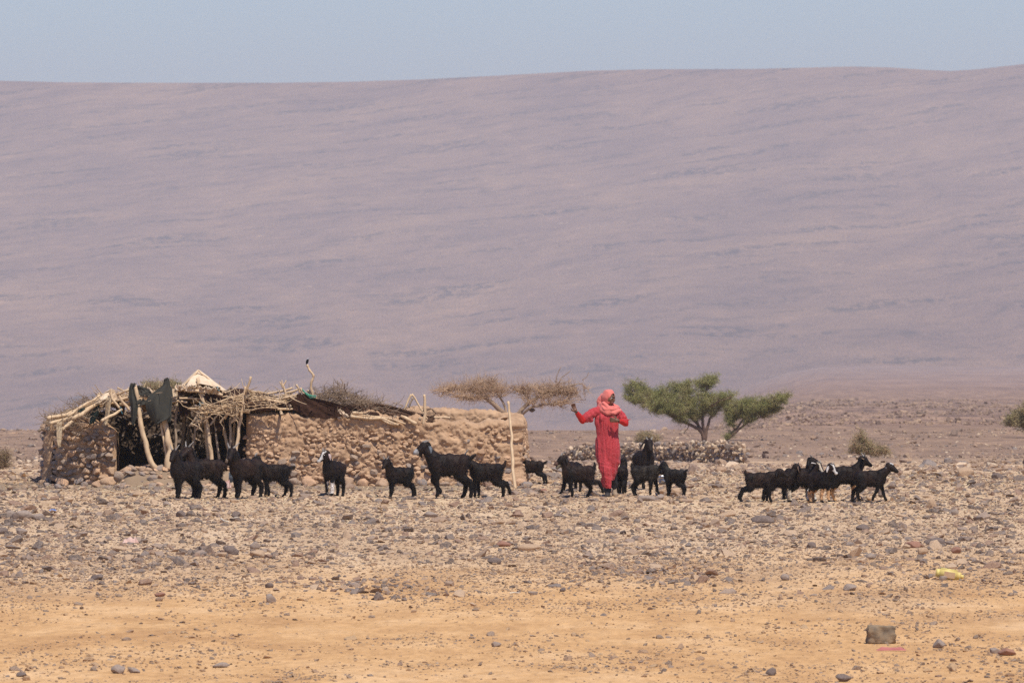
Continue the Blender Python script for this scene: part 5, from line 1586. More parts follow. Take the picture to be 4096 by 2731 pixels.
# square block standing on the sand
g = on_ground(3527, 2574); s = g.y / F
bm = bmesh.new()
W, Hh, Dp = 110 * s, 72 * s, 78 * s
rr_ = random.Random(4)
bmesh.ops.create_cube(bm, size=1)
bmesh.ops.subdivide_edges(bm, edges=bm.edges[:], cuts=11, use_grid_fill=True)
for v in bm.verts:
    _m = max(abs(v.co.x), abs(v.co.y), abs(v.co.z)) ; v.co = v.co * (1 - .16 * max(0, (v.co.length / .5 - 1.25)))
    n_ = mnoise.noise(v.co * 2.6) * .20 + mnoise.noise(v.co * 7) * .10
    v.co = v.co * (1 + n_)
    v.co.z -= 0.10 * v.co.x * (v.co.z > 0)
    v.co.x *= W; v.co.y *= Dp; v.co.z *= Hh
for f_ in bm.faces: f_.smooth = True
me = bpy.data.meshes.new('stone_block'); bm.to_mesh(me); bm.free()
M['block'] = simple('block', (0.33, 0.235, 0.14), (0.11, 0.09, 0.07), 8, .95, .9, .02)
me.materials.append(M['block'])
o = obj('stone_block', me, None, (g.x, g.y + Dp * .4, g.z + Hh * .5)); o.rotation_euler = (0, 0, .12)
tag(o, 'square-cut brown block standing on the sand at lower right', 'block')

def rag(label, px, py, w, h, mat, seed=0, cat='cloth', name='rag'):
    g = on_ground(px, py); s = g.y / F
    nu, nv = 40, 12
    U_, V_ = np.meshgrid(np.linspace(-.5, .5, nu), np.linspace(-.5, .5, nv), indexing='ij')
    q = np.stack([U_ * 7 + seed, V_ * 3, 0 * U_], -1).reshape(-1, 3)
    zz = (0.5 + 0.5 * fbm(q, 4, seed).reshape(U_.shape)) * np.clip((0.5 - abs(U_)) * 6, 0, 1)
    wv = vnoise(np.stack([U_ * 5 + seed, 0 * U_, 0 * U_], -1).reshape(-1, 3), seed + 1).reshape(U_.shape)
    x = U_ * w * s + .1 * h * s * wv
    y = V_ * h * s * 2.2 * (1 + .5 * wv)
    z = zz * h * s * 1.5 + np.abs(np.sin(V_ * 9 + wv * 2)) * h * s * .25
    v = np.stack([x, y, z], -1).reshape(-1, 3); f = grid_faces(nu, nv)
    v[:, 2] *= np.repeat(np.clip((0.5 - np.abs(V_)) * 5, 0, 1).reshape(-1), 1)
    v2 = v.copy(); v2[:, 2] = -.01
    me = np_mesh(name, np.concatenate([v, v2]), np.concatenate([f, f[:, ::-1] + len(v)]), mat)
    o = obj(name, me, None, (g.x, g.y, g.z + .006)); return tag(o, label, cat)
M['pink'] = simple('pink', (0.46, 0.17, 0.145), (0.36, 0.12, 0.11), 9, .8, .3, .01)
M['pale_pink'] = simple('pale_pink', (0.62, 0.44, 0.36), (0.52, 0.33, 0.27), 14, .9, .3, .01)
M['blue_scrap'] = simple('blue_scrap', (0.17, 0.25, 0.48), (0.15, 0.22, 0.42), 9, .6, 0)
M['bone'] = simple('bone', (0.72, 0.64, 0.50), (0.62, 0.52, 0.38), 9, .7, 0)
rag('twisted pink rag lying in front of the square block', 3565, 2602, 118, 11, M['pink'], 3)
rag('crumpled pale pink and white rag in the gravel at left', 523, 2172, 66, 16, M['pale_pink'], 5)
rag('small flat scrap of blue plastic in the gravel at left', 211, 2043, 30, 5, M['blue_scrap'], 6, 'litter', 'plastic_scrap')
def stickthing(label, P, w, cat='bone', name='bone', mat='bone'):
    mb = MB(); pp = [on_ground(x, y, .012 + w / F * 150 * .4) for x, y in P]
    mb.tube(wobble(pp, .003, 10, int(P[0][0])), w / 2 / F * pp[0].y, 6)
    tag(obj(name, mb.mesh(name, M[mat])), label, cat)
stickthing('curved white bone in the gravel at upper left', [(882, 2078), (900, 2090), (915, 2092)], 6)
stickthing('short white stick beside the dark stone below the third goat', [(925, 2078), (940, 2074), (955, 2072)], 4, 'stick', 'stick')
stickthing('thin pale stick on the sand left of middle', [(1170, 2348), (1200, 2345), (1228, 2343)], 4, 'stick', 'stick', 'wood')
stickthing('white wavy bone on the sand in the middle', [(2040, 2378), (2056, 2374), (2075, 2377)], 6)
stickthing('bent white bone in the right gravel', [(3308, 2126), (3312, 2117), (3318, 2127)], 4)
stickthing('forked pale stick lying below the right gravel', [(2895, 2327), (2925, 2318), (2950, 2325)], 5, 'stick', 'stick', 'wood')
stickthing('long pale stick lying in the gravel below the big goat', [(1580, 2023), (1640, 2025), (1710, 2026)], 3, 'stick', 'stick', 'wood')

# yellow jerrycan, half hidden by a stone
g = on_ground(3797, 2318); s = g.y / F
jc = thing('jerrycan', 'dirty yellow plastic jerrycan lying on its side in the gravel at right', 'jerrycan', (g.x, g.y, g.z))
M['yellow_plastic'] = simple('yellow_plastic', (0.66, 0.54, 0.17), (0.56, 0.43, 0.15), 6, .5, .1, .01, .4)
M['can_label'] = simple('can_label', (0.42, 0.25, 0.15), (0.50, 0.36, 0.20), 9, .8, 0)
bm = bmesh.new(); bmesh.ops.create_cube(bm, size=1)
bmesh.ops.bevel(bm, geom=bm.edges[:], offset=.16, segments=4, affect='EDGES')
for v in bm.verts:
    t = v.co.x
    sc_ = 1 - .10 * max(0, t) ** 1.5 * 2
    v.co = Vector((v.co.x * 100 * s, v.co.y * 60 * s * sc_, v.co.z * 46 * s * sc_))
for f_ in bm.faces: f_.smooth = True
me = bpy.data.meshes.new('body'); bm.to_mesh(me); bm.free(); me.materials.append(M['yellow_plastic'])
jb = obj('body', me, jc, (-4 * s, 0, 22 * s)); jb.rotation_euler = (0, R(9), 0)
mb = MB(); mb.tube([(44 * s, 0, 14 * s), (58 * s, 0, 11 * s)], 8 * s, 12); obj('cap', mb.mesh('cap', M['yellow_plastic']), jc)
bm = bmesh.new(); bmesh.ops.create_grid(bm, x_segments=6, y_segments=4, size=.5)
for v in bm.verts: v.co = Vector((v.co.x * 44 * s, -30.3 * s, v.co.y * 24 * s))
me = bpy.data.meshes.new('paper_label'); bm.to_mesh(me); bm.free(); me.materials.append(M['can_label'])
pl_ = obj('paper_label', me, jc, (0, 0, 20 * s)); pl_.rotation_euler = (0, R(9), 0)
boulder(3772, 2320, 38, 'grey stone lying in front of the yellow jerrycan', 'grey_rock', (1, .7, .75))

# grey bucket and rubbish between the goats at the opening
g = on_ground(930, 1930); s = 173.5 / F
M['grey_plastic'] = simple('grey_plastic', (0.16, 0.185, 0.20), (0.12, 0.14, 0.15), 6, .6, .1, .01, .3)
bk = thing('canister', 'grey plastic canister standing by the hut wall behind the third goat', 'canister', (pt(930, 0, 173.8).x, 173.8, tz(-4.2, 173.8)))
bm = bmesh.new(); bmesh.ops.create_cube(bm, size=1); bmesh.ops.bevel(bm, geom=bm.edges[:], offset=.13, segments=3, affect='EDGES')
for v in bm.verts: v.co = Vector((v.co.x * 30 * s, v.co.y * 22 * s, v.co.z * 46 * s))
for f_ in bm.faces: f_.smooth = True
me = bpy.data.meshes.new('body'); bm.to_mesh(me); bm.free(); me.materials.append(M['grey_plastic'])
obj('body', me, bk, (0, 0, 24 * s + .06))
mb = MB(); mb.tube([(-6 * s, 0, 46 * s + .06), (-6 * s, 0, 53 * s + .06)], 5 * s, 10); obj('cap', mb.mesh('cap', M['grey_plastic']), bk)
boulder(930, 1950, 44, 'flat stone under the grey canister', 'tan_rock', (1, .8, .7))
M['sack'] = simple('sack', (0.42, 0.15, 0.12), (0.50, 0.40, 0.33), 12, .9, .5, .02)
rag('crumpled red and white sack on the ground beside the canister', 905, 1952, 44, 26, M['sack'], 8, 'sack', 'sack')

# crumpled foil bag by the grazing kid
g = on_ground(2668, 1960); s = g.y / F
v = ICO3_V.copy(); nz_ = fbm(ICO3_V * 2.5, 4, 12); cr_ = np.abs(fbm(ICO3_V * 5, 3, 19))
v = v * (1 + .35 * nz_ - .5 * cr_)[:, None] * [42 * s, 30 * s, 22 * s]
m_, nt_, b_ = new_mat('foil'); b_.inputs['Metallic'].default_value = .8; b_.inputs['Roughness'].default_value = .32; b_.inputs['Base Color'].default_value = (.30, .30, .32, 1)
M['foil'] = m_
tag(obj('foil_bag', np_mesh('foil_bag', v, ICO3_F, m_, False), None, (g.x, g.y + .05, g.z + .17)), 'crumpled dark silvery plastic bag on the stones by the grazing kid', 'bag')

# ------------------------------------------------------------------ goats
BLACK = np.array([0.0075, 0.0062, 0.0060])
def rotm(axis, deg):
    return np.array(Matrix.Rotation(R(deg), 3, axis))

def goat(px, py, label, s=1.0, yaw=180, neck=50, neck_yaw=0, head_pitch=28, head_yaw=0, legs=(0, 0, 0, 0), bend=(0, 0, 0, 0), tail=20, horns=0.0, ear=(0.012, 0.010, 0.010),
         ear_len=.13, ear_drop=70, face=None, muzzle=None, lower_leg=None, leg_list=(0, 1, 2, 3), tint=(0.020, 0.011, 0.0085), fur_n=5200, beard=False, shag=1.0, spot=False, group='goats', fat=1.0, horn_sweep=30, name='goat'):
    rg = np.random.default_rng(int(px * 7 + py))
    B = Blob()
    V3 = lambda *a: np.array(a, dtype=float)
    LX = 0.80
    # trunk
    w = 0.84 * fat
    for c, r_ in [((.20, 0, .395), (.125, .098 * w, .145)), ((.10, 0, .388), (.13, .112 * w, .142)), ((0, 0, .395), (.14, .122 * w, .145)), ((-.11, 0, .388), (.13, .118 * w, .136)),
                  ((-.205, 0, .425), (.105, .098 * w, .105)), ((.17, 0, .475), (.10, .055, .055)), ((-.25, 0, .43), (.055, .07, .075)), ((.265, 0, .40), (.07, .07, .10)), ((.02, 0, .345), (.16, .09 * w, .09))]:
        B.ball(V3(c[0] * LX, c[1], c[2]), (r_[0] * (LX + .04), r_[1], r_[2]))
    # neck and head frames
    a = R(neck); ny = R(neck_yaw)
    nd = V3(math.cos(a) * math.cos(ny), math.cos(a) * math.sin(ny), math.sin(a))
    n0 = V3(.235 * LX, 0, .455); n1 = n0 + nd * .09; n2 = n0 + nd * .165
    B.chain([n0 - nd * .06 - V3(0, 0, .03), n0, n1, n2], [.108, .098, .074, .060])
    hp = R(head_pitch); hy = R(neck_yaw + head_yaw)
    hd = V3(math.cos(hp) * math.cos(hy), math.cos(hp) * math.sin(hy), -math.sin(hp))
    hl = V3(-math.sin(hy), math.cos(hy), 0)
    hu = np.cross(hd, hl)
    h0 = n2 + V3(0, 0, .025)
    Hp = lambda f, l, u: h0 + hd * f + hl * l + hu * u
    B.chain([Hp(-.01, 0, .005), Hp(.055, 0, .0), Hp(.115, 0, -.012), Hp(.155, 0, -.018)], [.062, .054, .039, .030])
    B.ball(Hp(.02, 0, .032), (.050, .046, .036)); B.ball(Hp(.075, 0, -.032), (.055, .032, .026)); B.ball(Hp(.160, 0, -.012), (.024, .030, .023))
    for sgn in (1, -1):
        B.ball(Hp(.045, sgn * .033, .018), (.016, .012, .012))
    if beard:
        B.chain([Hp(.10, 0, -.035), Hp(.10, 0, -.075), Hp(.085, 0, -.115)], [.018, .016, .006])
    # tail
    ta = R(tail)
    t0 = V3(-.285 * LX - .012, 0, .47)
    td = V3(-math.cos(ta), 0, math.sin(ta))
    if tail > 0:
        B.chain([t0 + V3(.02, 0, -.02), t0 + td * .05, t0 + td * .105 + V3(.012, 0, 0)], [.030, .026, .014])
    else:
        B.chain([t0 + V3(.02, 0, -.02), t0 + V3(-.03, 0, -.03), t0 + V3(-.035, 0, -.10)], [.030, .026, .014])
    # legs: 0 near fore, 1 far fore, 2 near hind, 3 far hind
    feet = []
    for k in range(4):
        fore = k < 2; sy = (.062 if k % 2 == 0 else -.062) * w
        th = R(legs[k]); bd = R(bend[k])
        def rotp(v, an): return V3(v[0] * math.cos(an) - v[2] * math.sin(an), v[1], v[0] * math.sin(an) + v[2] * math.cos(an))
        if fore:
            o_ = V3(.185 * LX, sy, .37)
            knee = o_ + rotp(V3(.012, 0, -.175), th)
            th2 = th - bd
            fet = knee + rotp(V3(-.004, 0, -.135), th2); hoof = fet + rotp(V3(.014, 0, -.035), th2)
            B.chain([o_ + V3(0, -sy * .3, .04), o_, knee, fet, hoof], [.066, .056, .030, .0225, .026])
            B.ball(o_ * .5 + knee * .5, (.046, .042, .06))
        else:
            o_ = V3(-.205 * LX, sy, .39)
            stf = o_ + rotp(V3(.055, 0, -.125), th * .6)
            hock = stf + rotp(V3(-.115, 0, -.095), th)
            th2 = th - bd
            fet = hock + rotp(V3(.012, 0, -.135), th2); hoof = fet + rotp(V3(.018, 0, -.032), th2)
            B.chain([o_ + V3(0, -sy * .3, .03), stf, hock, fet, hoof], [.086, .058, .032, .0235, .026])
            B.ball(o_ * .6 + stf * .4, (.075, .045, .08))
        feet.append(hoof)
    v, f = B.fuse(0.0105, 3)
    # lumpy coat
    vn = vert_normals(v, f)
    v = v + vn * (0.008 * fbm(v * 22 + px, 3, 5)[:, None])
    zmin = v[:, 2].min()
    def colour(q, n_):
        c = np.tile(BLACK, (len(q), 1))
        t = np.clip(0.5 + 1.2 * fbm(q * 7 + px, 3, 9), 0, 1)[:, None] * smooth01(.22, .36, q[:, 2])[:, None]
        c = c * (1 - t) + np.array(tint) * t
        rel = q - h0
        fx, fl, fu = rel @ hd, rel @ hl, rel @ hu
        head = (np.linalg.norm(rel - hd * .07, axis=1) < .16)
        if muzzle is not None:
            mk = head & (fx > .12); c[mk] = muzzle
        if face is not None:
            mk = head & (np.abs(np.abs(fl) - .030) < .012) & (fu > -.02) & (fx > -.02); c[mk] = face
            mk = head & (fx > .14) & (fu < .01); c[mk] = face
        if spot:
            mk = head & (np.abs(fl) < .022) & (fu > .02) & (fx < .05) & (fx > -.01); c[mk] = (.6, .58, .55)
        if lower_leg is not None:
            for k in leg_list:
                d_ = np.linalg.norm((q - feet[k])[:, :2], axis=1)
                hgt = q[:, 2] - feet[k][2]
                mk = (hgt < .19 + .02 * np.sin(q[:, 0] * 90)) & (d_ < .09) & (hgt > .012)
                c[mk] = np.array(lower_leg) * (0.75 + .5 * n_[mk][:, None])
        return c
    g = ground_at(px, py)
    root = thing(name, label, 'goat', (g.x, g.y, g.z - 0.012), R(yaw), group)
    # keep the hooves' centre over the chosen spot
    cen = np.mean(feet, axis=0); cen[2] = zmin
    T = lambda q: (q - cen) * s
    col = colour(v, rg.random(len(v)))
    bo = obj('body', np_mesh('body', T(v), f, M['goat'], True, col), root)
    # coat of hair: thin blades
    fn = np.cross(v[f[:, 1]] - v[f[:, 0]], v[f[:, 2]] - v[f[:, 0]]); ar = np.linalg.norm(fn, axis=1)
    pick = rg.choice(len(f), fur_n, p=ar / ar.sum())
    bc = rg.dirichlet([1, 1, 1], fur_n)
    pos = (v[f[pick]] * bc[:, :, None]).sum(1); nn = fn[pick] / (ar[pick][:, None] + 1e-12)
    rel = pos - h0; onhead = ((rel @ hd) > .0) & (np.linalg.norm(rel, axis=1) < .2)
    low = pos[:, 2] < zmin + .10
    dirn = nn * .55 + V3(-.35, 0, -.75) + rg.normal(0, .33, (fur_n, 3))
    dirn /= np.linalg.norm(dirn, axis=1)[:, None]
    ln_ = rg.uniform(.015, .040, fur_n) * shag * np.where(low, .45, 1) * np.where(pos[:, 2] > .47, .8, 1)
    ln_ = np.where(onhead, .008, ln_)
    sd_ = np.cross(dirn, nn); sd_ /= np.linalg.norm(sd_, axis=1)[:, None] + 1e-9
    wd = (rg.uniform(.0028, .0052, fur_n) / s ** .3)[:, None]
    base = pos - nn * .003
    hv = np.stack([base - sd_ * wd, base + sd_ * wd, base + dirn * ln_[:, None]], 1).reshape(-1, 3)
    hc = colour(pos, rg.random(fur_n)) * rg.uniform(.5, 2.0, (fur_n, 1))
    fo = obj('fur', np_mesh('fur', T(hv), np.arange(3 * fur_n).reshape(-1, 3), M['goat'], False, np.repeat(hc, 3, 0)), bo); tag(fo, kind='stuff')
    # ears, eyes, horns
    for sgn in (1, -1):
        e0 = Hp(-.012, sgn * .046, .022)
        dr = R(ear_drop)
        ed = hl * sgn * math.cos(dr) - V3(0, 0, 1) * math.sin(dr) - hd * .25; ed /= np.linalg.norm(ed)
        ew = np.cross(ed, hl * sgn * .3 + hd * .2 + V3(0, 0, .5)); ew /= np.linalg.norm(ew) + 1e-9
        u_ = np.linspace(0, 1, 9)
        C = e0 + ed * (u_ * ear_len)[:, None] + hd * (-.02 * np.sin(u_ * 3))[:, None]
        wv = np.array([.010, .017, .022, .025, .026, .025, .021, .014, .004])
        th_ = .005
        no_ = np.cross(ed, ew)
        L_ = C + ew * wv[:, None]; R_ = C - ew * wv[:, None]
        vv = np.concatenate([L_ + no_ * th_ * .3, C + no_ * th_, R_ + no_ * th_ * .3, C - no_ * th_])
        n9 = 9
        ff = []
        for i in range(n9 - 1):
            for a_, b__ in ((0, 1), (1, 2), (2, 3), (3, 0)):
                ff.append([a_ * n9 + i, b__ * n9 + i, b__ * n9 + i + 1, a_ * n9 + i + 1])
        ec = np.tile(np.array(ear), (len(vv), 1)) * rg.uniform(.7, 1.3, (len(vv), 1))
        obj('ear', np_mesh('ear', T(vv), ff, M['goat'], True, ec), bo)
        q = Hp(.047, sgn * .050, .022)
        obj('eye', np_mesh('eye', T(ICO_V * .0075 + q), ICO_F, M['eye']), bo)
        if horns > 0:
            hs = R(horn_sweep); mb = MB()
            u_ = np.linspace(0, 1, 7)
            P_ = [Hp(.008, sgn * .024, .060) + (hu * math.cos(hs) * t + hl * sgn * .75 * t - hd * (math.sin(hs) * t + .5 * t * t)) * horns for t in u_]
            mb.tube(P_, [.0125 * (1 - .8 * t) + .002 for t in u_], 7)
            hvv, hff = mb.arrays(); obj('horn', np_mesh('horn', T(hvv), hff, M['horn']), bo)
    return root

W_ = (.52, .49, .45); TAN = (.50, .30, .15); CREAM = (.52, .43, .32)
goat(745, 1996, 'black goat at far left standing with horns up, facing the camera slightly', 1.03, 222, 76, 10, 30, 12, (6, -4, 4, 10), (0, 0, 0, 0), -1, .065, shag=1.15)
goat(832, 1992, 'dark brown-black goat second from left, horned head raised behind the first goat', 1.08, 196, 68, 0, 20, 30, (4, -8, -6, 6), (0, 0, 0, 0), -1, .07, tint=(.030, .015, .010), shag=1.2)
goat(985, 1995, 'brown-black goat third from left, broad flank, swept-back horns, head turned to camera', 1.10, 222, 58, 14, 30, 16, (5, -6, 3, 12), (0, 0, 0, 0), -1, .08, tint=(.034, .017, .011), horn_sweep=75, fat=1.1)
goat(1108, 1988, 'shaggy black goat fourth from left, its head hidden behind the brown-black one', .90, 190, 48, 0, 20, 0, (0, -12, -10, 8), (0, 0, 0, 0), 15, .05, shag=1.5)
goat(1338, 1984, 'black goat with white-striped face and white foreleg standing alone before the wall', .97, 245, 68, -12, 34, -30, (4, -2, 0, -4), (0, 0, 0, 0), -1, .05, ear=(.40, .30, .27), face=W_, lower_leg=(.55, .50, .45), leg_list=(0,), shag=1.0)
goat(1608, 1990, 'shaggy black kid with raised tail facing left, midway along the wall', .86, 214, 58, 8, 34, 14, (10, 0, -4, -28), (0, 0, 0, 0), 75, .045, shag=1.4)
goat(1810, 1993, 'biggest black goat, bearded with pale muzzle, striding left before the wall', 1.22, 184, 52, 4, 22, 12, (0, 14, -10, 6), (4, 50, 0, 0), 28, .05, ear=(.10, .11, .12), ear_len=.12, muzzle=(.30, .29, .28), beard=True, shag=.9, horn_sweep=90)
goat(1965, 1990, 'dark goat with raised tuft tail following the biggest goat, head hidden behind it', .97, 182, 40, 0, 20, 0, (14, -6, -6, -28), (20, 0, 0, 0), 60, .08, tint=(.026, .014, .010), shag=1.3)
goat(2138, 1936, 'small black kid walking behind the right corner of the hut wall, tail raised', .70, 172, -12, 0, 40, 0, (0, 4, -10, -18), (0, 0, 0, 0), 25, 0, shag=.8)
goat(2288, 1968, 'black goat half hidden behind the striding kid left of the woman', .86, 240, 20, 0, 40, -20, (0, 3, 0, -3), (0, 0, 0, 0), -1, 0, shag=.9, face=(.16, .13, .09))
goat(2322, 1990, 'dark kid striding left with raised tail, just left of the woman', .90, 183, 62, 4, 26, 6, (-4, 32, -38, 12), (6, 14, -6, 0), 82, .05, tint=(.032, .017, .012), muzzle=(.10, .06, .045), shag=1.2)
goat(2487, 1974, 'small black kid seen from behind immediately right of the woman', .76, 82, 62, 0, 30, -18, (2, -2, 3, -3), (0, 0, 0, 0), -1, 0, shag=1.0)
goat(2574, 1956, 'tall black goat facing the camera with drooping ears, beyond the grazing kid', 1.08, 285, 78, 14, 36, -14, (0, 2, 0, 0), (0, 0, 0, 0), -1, .03, ear_len=.14, ear_drop=62, shag=.9)
goat(2580, 1982, 'grizzled black kid lowering its head to the foil bag, tail upright', .84, 340, -8, 0, 52, 0, (12, -8, 2, 4), (0, 0, 0, 0), 82, 0, tint=(.045, .036, .028), shag=1.2)
goat(2703, 1986, 'small black kid turned away beyond the foil bag, tail to the right', .76, 138, 50, 0, 30, 0, (-4, 6, -10, 4), (0, 0, 0, 0), 35, 0, tint=(.030, .026, .022), shag=1.0)
goat(3018, 2007, 'dark brown-black kid at the rear of the right-hand group, tail upright, hind legs back', .84, -6, 18, 0, 20, 0, (-6, 6, -32, -24), (0, 0, 0, 0), 80, 0, tint=(.026, .014, .010), shag=1.1)
goat(3108, 2006, 'black goat with brown and pale ears and cream forelegs, second in the right-hand group', .84, -14, 52, 20, 18, 50, (-2, 8, -22, -12), (0, 0, 0, 0), -1, .03, ear=(.16, .10, .07), lower_leg=CREAM, leg_list=(0, 1), shag=1.0)
goat(3205, 2007, 'black goat with white face stripes, pale ears and white forelegs, middle of the right-hand group', .86, -20, 58, 0, 40, -10, (10, -6, -10, 6), (0, 0, 0, 0), -1, .03, ear=(.48, .42, .36), ear_drop=5, face=CREAM, lower_leg=W_, leg_list=(0, 1, 2), shag=1.0)
goat(3276, 2010, 'black goat coming toward the camera with big white ear, white stripes and tan legs', .84, -50, 56, 14, 40, 10, (6, -8, 0, 8), (0, 0, 0, 0), -1, .03, ear=(.55, .50, .46), ear_len=.14, face=W_, lower_leg=(.42, .24, .12), leg_list=(0, 1, 2, 3), shag=1.0)
goat(3190, 1998, 'tallest black goat of the right-hand group, bushy head held highest', 0.88, 2, 82, 0, 10, 0, (4, -4, -6, 4), (0, 0, 0, 0), -1, .045, shag=1.1, ear=(.02, .018, .018))
goat(3370, 2006, 'black goat with brown ears, small horns and tan lower legs, second from right', .97, 8, 54, 0, 24, 10, (-2, 10, 14, -30), (0, 0, 0, 0), -1, .055, ear=(.26, .16, .09), ear_drop=12, lower_leg=TAN, leg_list=(0, 1, 2, 3), shag=.8)
goat(3472, 2011, 'rightmost black goat walking right with long grey ear and white forehead spot', .89, -4, 40, -4, 24, -8, (16, -14, -16, 6), (0, 14, 0, 0), -1, 0, ear=(.13, .12, .115), ear_len=.13, ear_drop=80, spot=True, shag=.8)

# ------------------------------------------------------------------ the woman
AX, AY = 2430.0, 1985.0
g = ground_at(AX, AY)
k_ = g.y / F
person = thing('person', 'person in a long red dress and salmon headscarf walking among the goats, one arm raised', 'person', (g.x, g.y, g.z))
def Q(px, py, y=0.0):
    return np.array([(px - AX) * k_, y, (AY - py) * k_])
SK = (.16, .075, .042)
B = Blob()
# trunk, neck, head
B.ball(Q(2430, 1705, 0), (.125, .075, .17)); B.ball(Q(2432, 1655, .01), (.145, .065, .08)); B.ball(Q(2432, 1770, .01), (.125, .08, .13))
B.chain([Q(2432, 1650, .01), Q(2434, 1624, -.005), Q(2436, 1605, -.01)], [.055, .048, .048])
hc = Q(2437, 1590, -.01)
B.ball(hc, (.072, .088, .10))
# face looks to the viewer's right and down a little
fdir = np.array([.74, -.62, -.22]); fdir /= np.linalg.norm(fdir)
fl = np.array([.64, .77, 0]); fl /= np.linalg.norm(fl); fu = np.cross(fl, -fdir); fu = fu if fu[2] > 0 else -fu
HP = lambda f_, l_, u_: hc + fdir * f_ + fl * l_ + fu * u_
B.ball(HP(.035, 0, -.045), (.05, .05, .055)); B.ball(HP(.055, 0, -.085), (.026, .026, .024))
B.chain([HP(.080, 0, .020), HP(.102, 0, -.022)], [.012, .0155]); B.ball(HP(.092, 0, -.027), (.018, .018, .010))
B.ball(HP(.086, 0, -.054), (.018, .020, .008)); B.ball(HP(.084, 0, -.064), (.018, .018, .008)); B.ball(HP(.076, 0, .035), (.03, .035, .012))
for sg in (1, -1):
    B.ball(HP(.062, sg * .040, -.015), (.022, .022, .022)); B.ball(HP(0, sg * .076, -.005), (.018, .012, .028))
# arms
sh1 = Q(2392, 1640, 0); el1 = Q(2330, 1680, -.10); wr1 = Q(2304, 1646, -.20)
sh2 = Q(2474, 1650, .01); el2 = Q(2502, 1690, -.04); wr2 = Q(2472, 1681, -.20)
B.chain([sh1, sh1 * .5 + el1 * .5, el1, wr1 * .7 + el1 * .3, wr1], [.052, .045, .037, .030, .022])
B.chain([sh2, sh2 * .5 + el2 * .5, el2, wr2 * .7 + el2 * .3, wr2], [.052, .045, .037, .030, .022])
def hand(w, d1, d2, pn, curl, seed):
    """w wrist, d1 along the palm, d2 across towards the thumb, pn palm normal (side the fingers close to)"""
    d1 = np.array(d1) / np.linalg.norm(d1); d2 = np.array(d2) / np.linalg.norm(d2); pn = np.array(pn) / np.linalg.norm(pn)
    B.chain([w, w + d1 * .03], [.021, .026])
    for t_ in (-.022, -.007, .008, .022):
        B.chain([w + d1 * .02 + d2 * t_ * .7, w + d1 * .078 + d2 * t_], [.015, .0115])
    for t_, L_ in ((-.027, .056), (-.009, .070), (.009, .075), (.027, .066)):
        p = w + d1 * .082 + d2 * t_; a_ = curl * .5; P_ = [p]
        for seg_ in (.42, .33, .25):
            p = p + (d1 * math.cos(a_) + pn * math.sin(a_) + d2 * t_ * 3) * L_ * seg_; P_.append(p); a_ += curl
        B.chain(P_, [.0095, .0088, .0080, .0068])
    p = w + d1 * .025 + d2 * .026
    P_ = [p, p + (d1 * .6 + d2 * .8) * .030, p + (d1 * .6 + d2 * .8) * .030 + (d1 * .8 + d2 * .35 + pn * .5) * .028, p + (d1 * .6 + d2 * .8) * .030 + (d1 * .8 + d2 * .35 + pn * .5) * .028 + (d1 * .8 + pn * .6) * .022]
    B.chain(P_, [.014, .0115, .0095, .0075])
hand(wr1, (-.40, -.15, .90), (-.75, -.40, -.35), (.25, -1, .1), .55, 1)
hand(wr2, (-.92, -.10, .12), (.05, -.10, 1), (-.1, 1, -.1), .75, 2)
# legs: front leg (viewer's left) takes the weight, the other swings behind
hipL = Q(2412, 1790, 0); kneeL = Q(2422, 1872, -.05); ankL = Q(2431, 1958, -.04)
hipR = Q(2452, 1790, .02); kneeR = Q(2452, 1872, .08); ankR = Q(2458, 1952, .22)
B.chain([hipL, kneeL, kneeL * .55 + ankL * .45, ankL], [.078, .052, .048, .031]); B.chain([hipR, kneeR, kneeR * .55 + ankR * .45, ankR], [.078, .052, .048, .031])
for ank, toe in ((ankL, Q(2428, 1981, -.17)), (ankR, Q(2462, 1979, .10))):
    ht = toe + (ank - toe) * .75; ht[2] = max(.026, toe[2])
    B.chain([ank, ht], [.030, .028]); B.chain([ht, ht * .45 + toe * .55, toe], [.028, .026, .018])
v, f = B.fuse(0.0062, 2)
col = np.tile(np.array(SK), (len(v), 1))
rel = v - hc; a_, b__, c_ = rel @ fdir, rel @ fl, rel @ fu
mk = (a_ > .078) & (np.abs(b__) < .024) & (c_ < -.048) & (c_ > -.072); col[mk] = (.20, .06, .05)
bo = obj('body', np_mesh('body', v, f, M['skin'], True, col), person)
M['eye_white'] = simple('eye_white', (.55, .50, .45), (.5, .45, .4), 5, .4, 0)
for sg in (1, -1):
    e = obj('eye', np_mesh('eye', ICO_V * .0105 + HP(.074, sg * .032, .012), ICO_F, M['eye_white']), bo)
    obj('iris', np_mesh('iris', ICO_V * .006 + HP(.0815, sg * .032, .012), ICO_F, M['eye']), bo)
    mb = MB(); mb.tube([HP(.084, sg * .014, .030), HP(.082, sg * .032, .036), HP(.066, sg * .050, .030)], .0035, 5); obj('eyebrow', mb.mesh('eyebrow', M['eye']), bo)

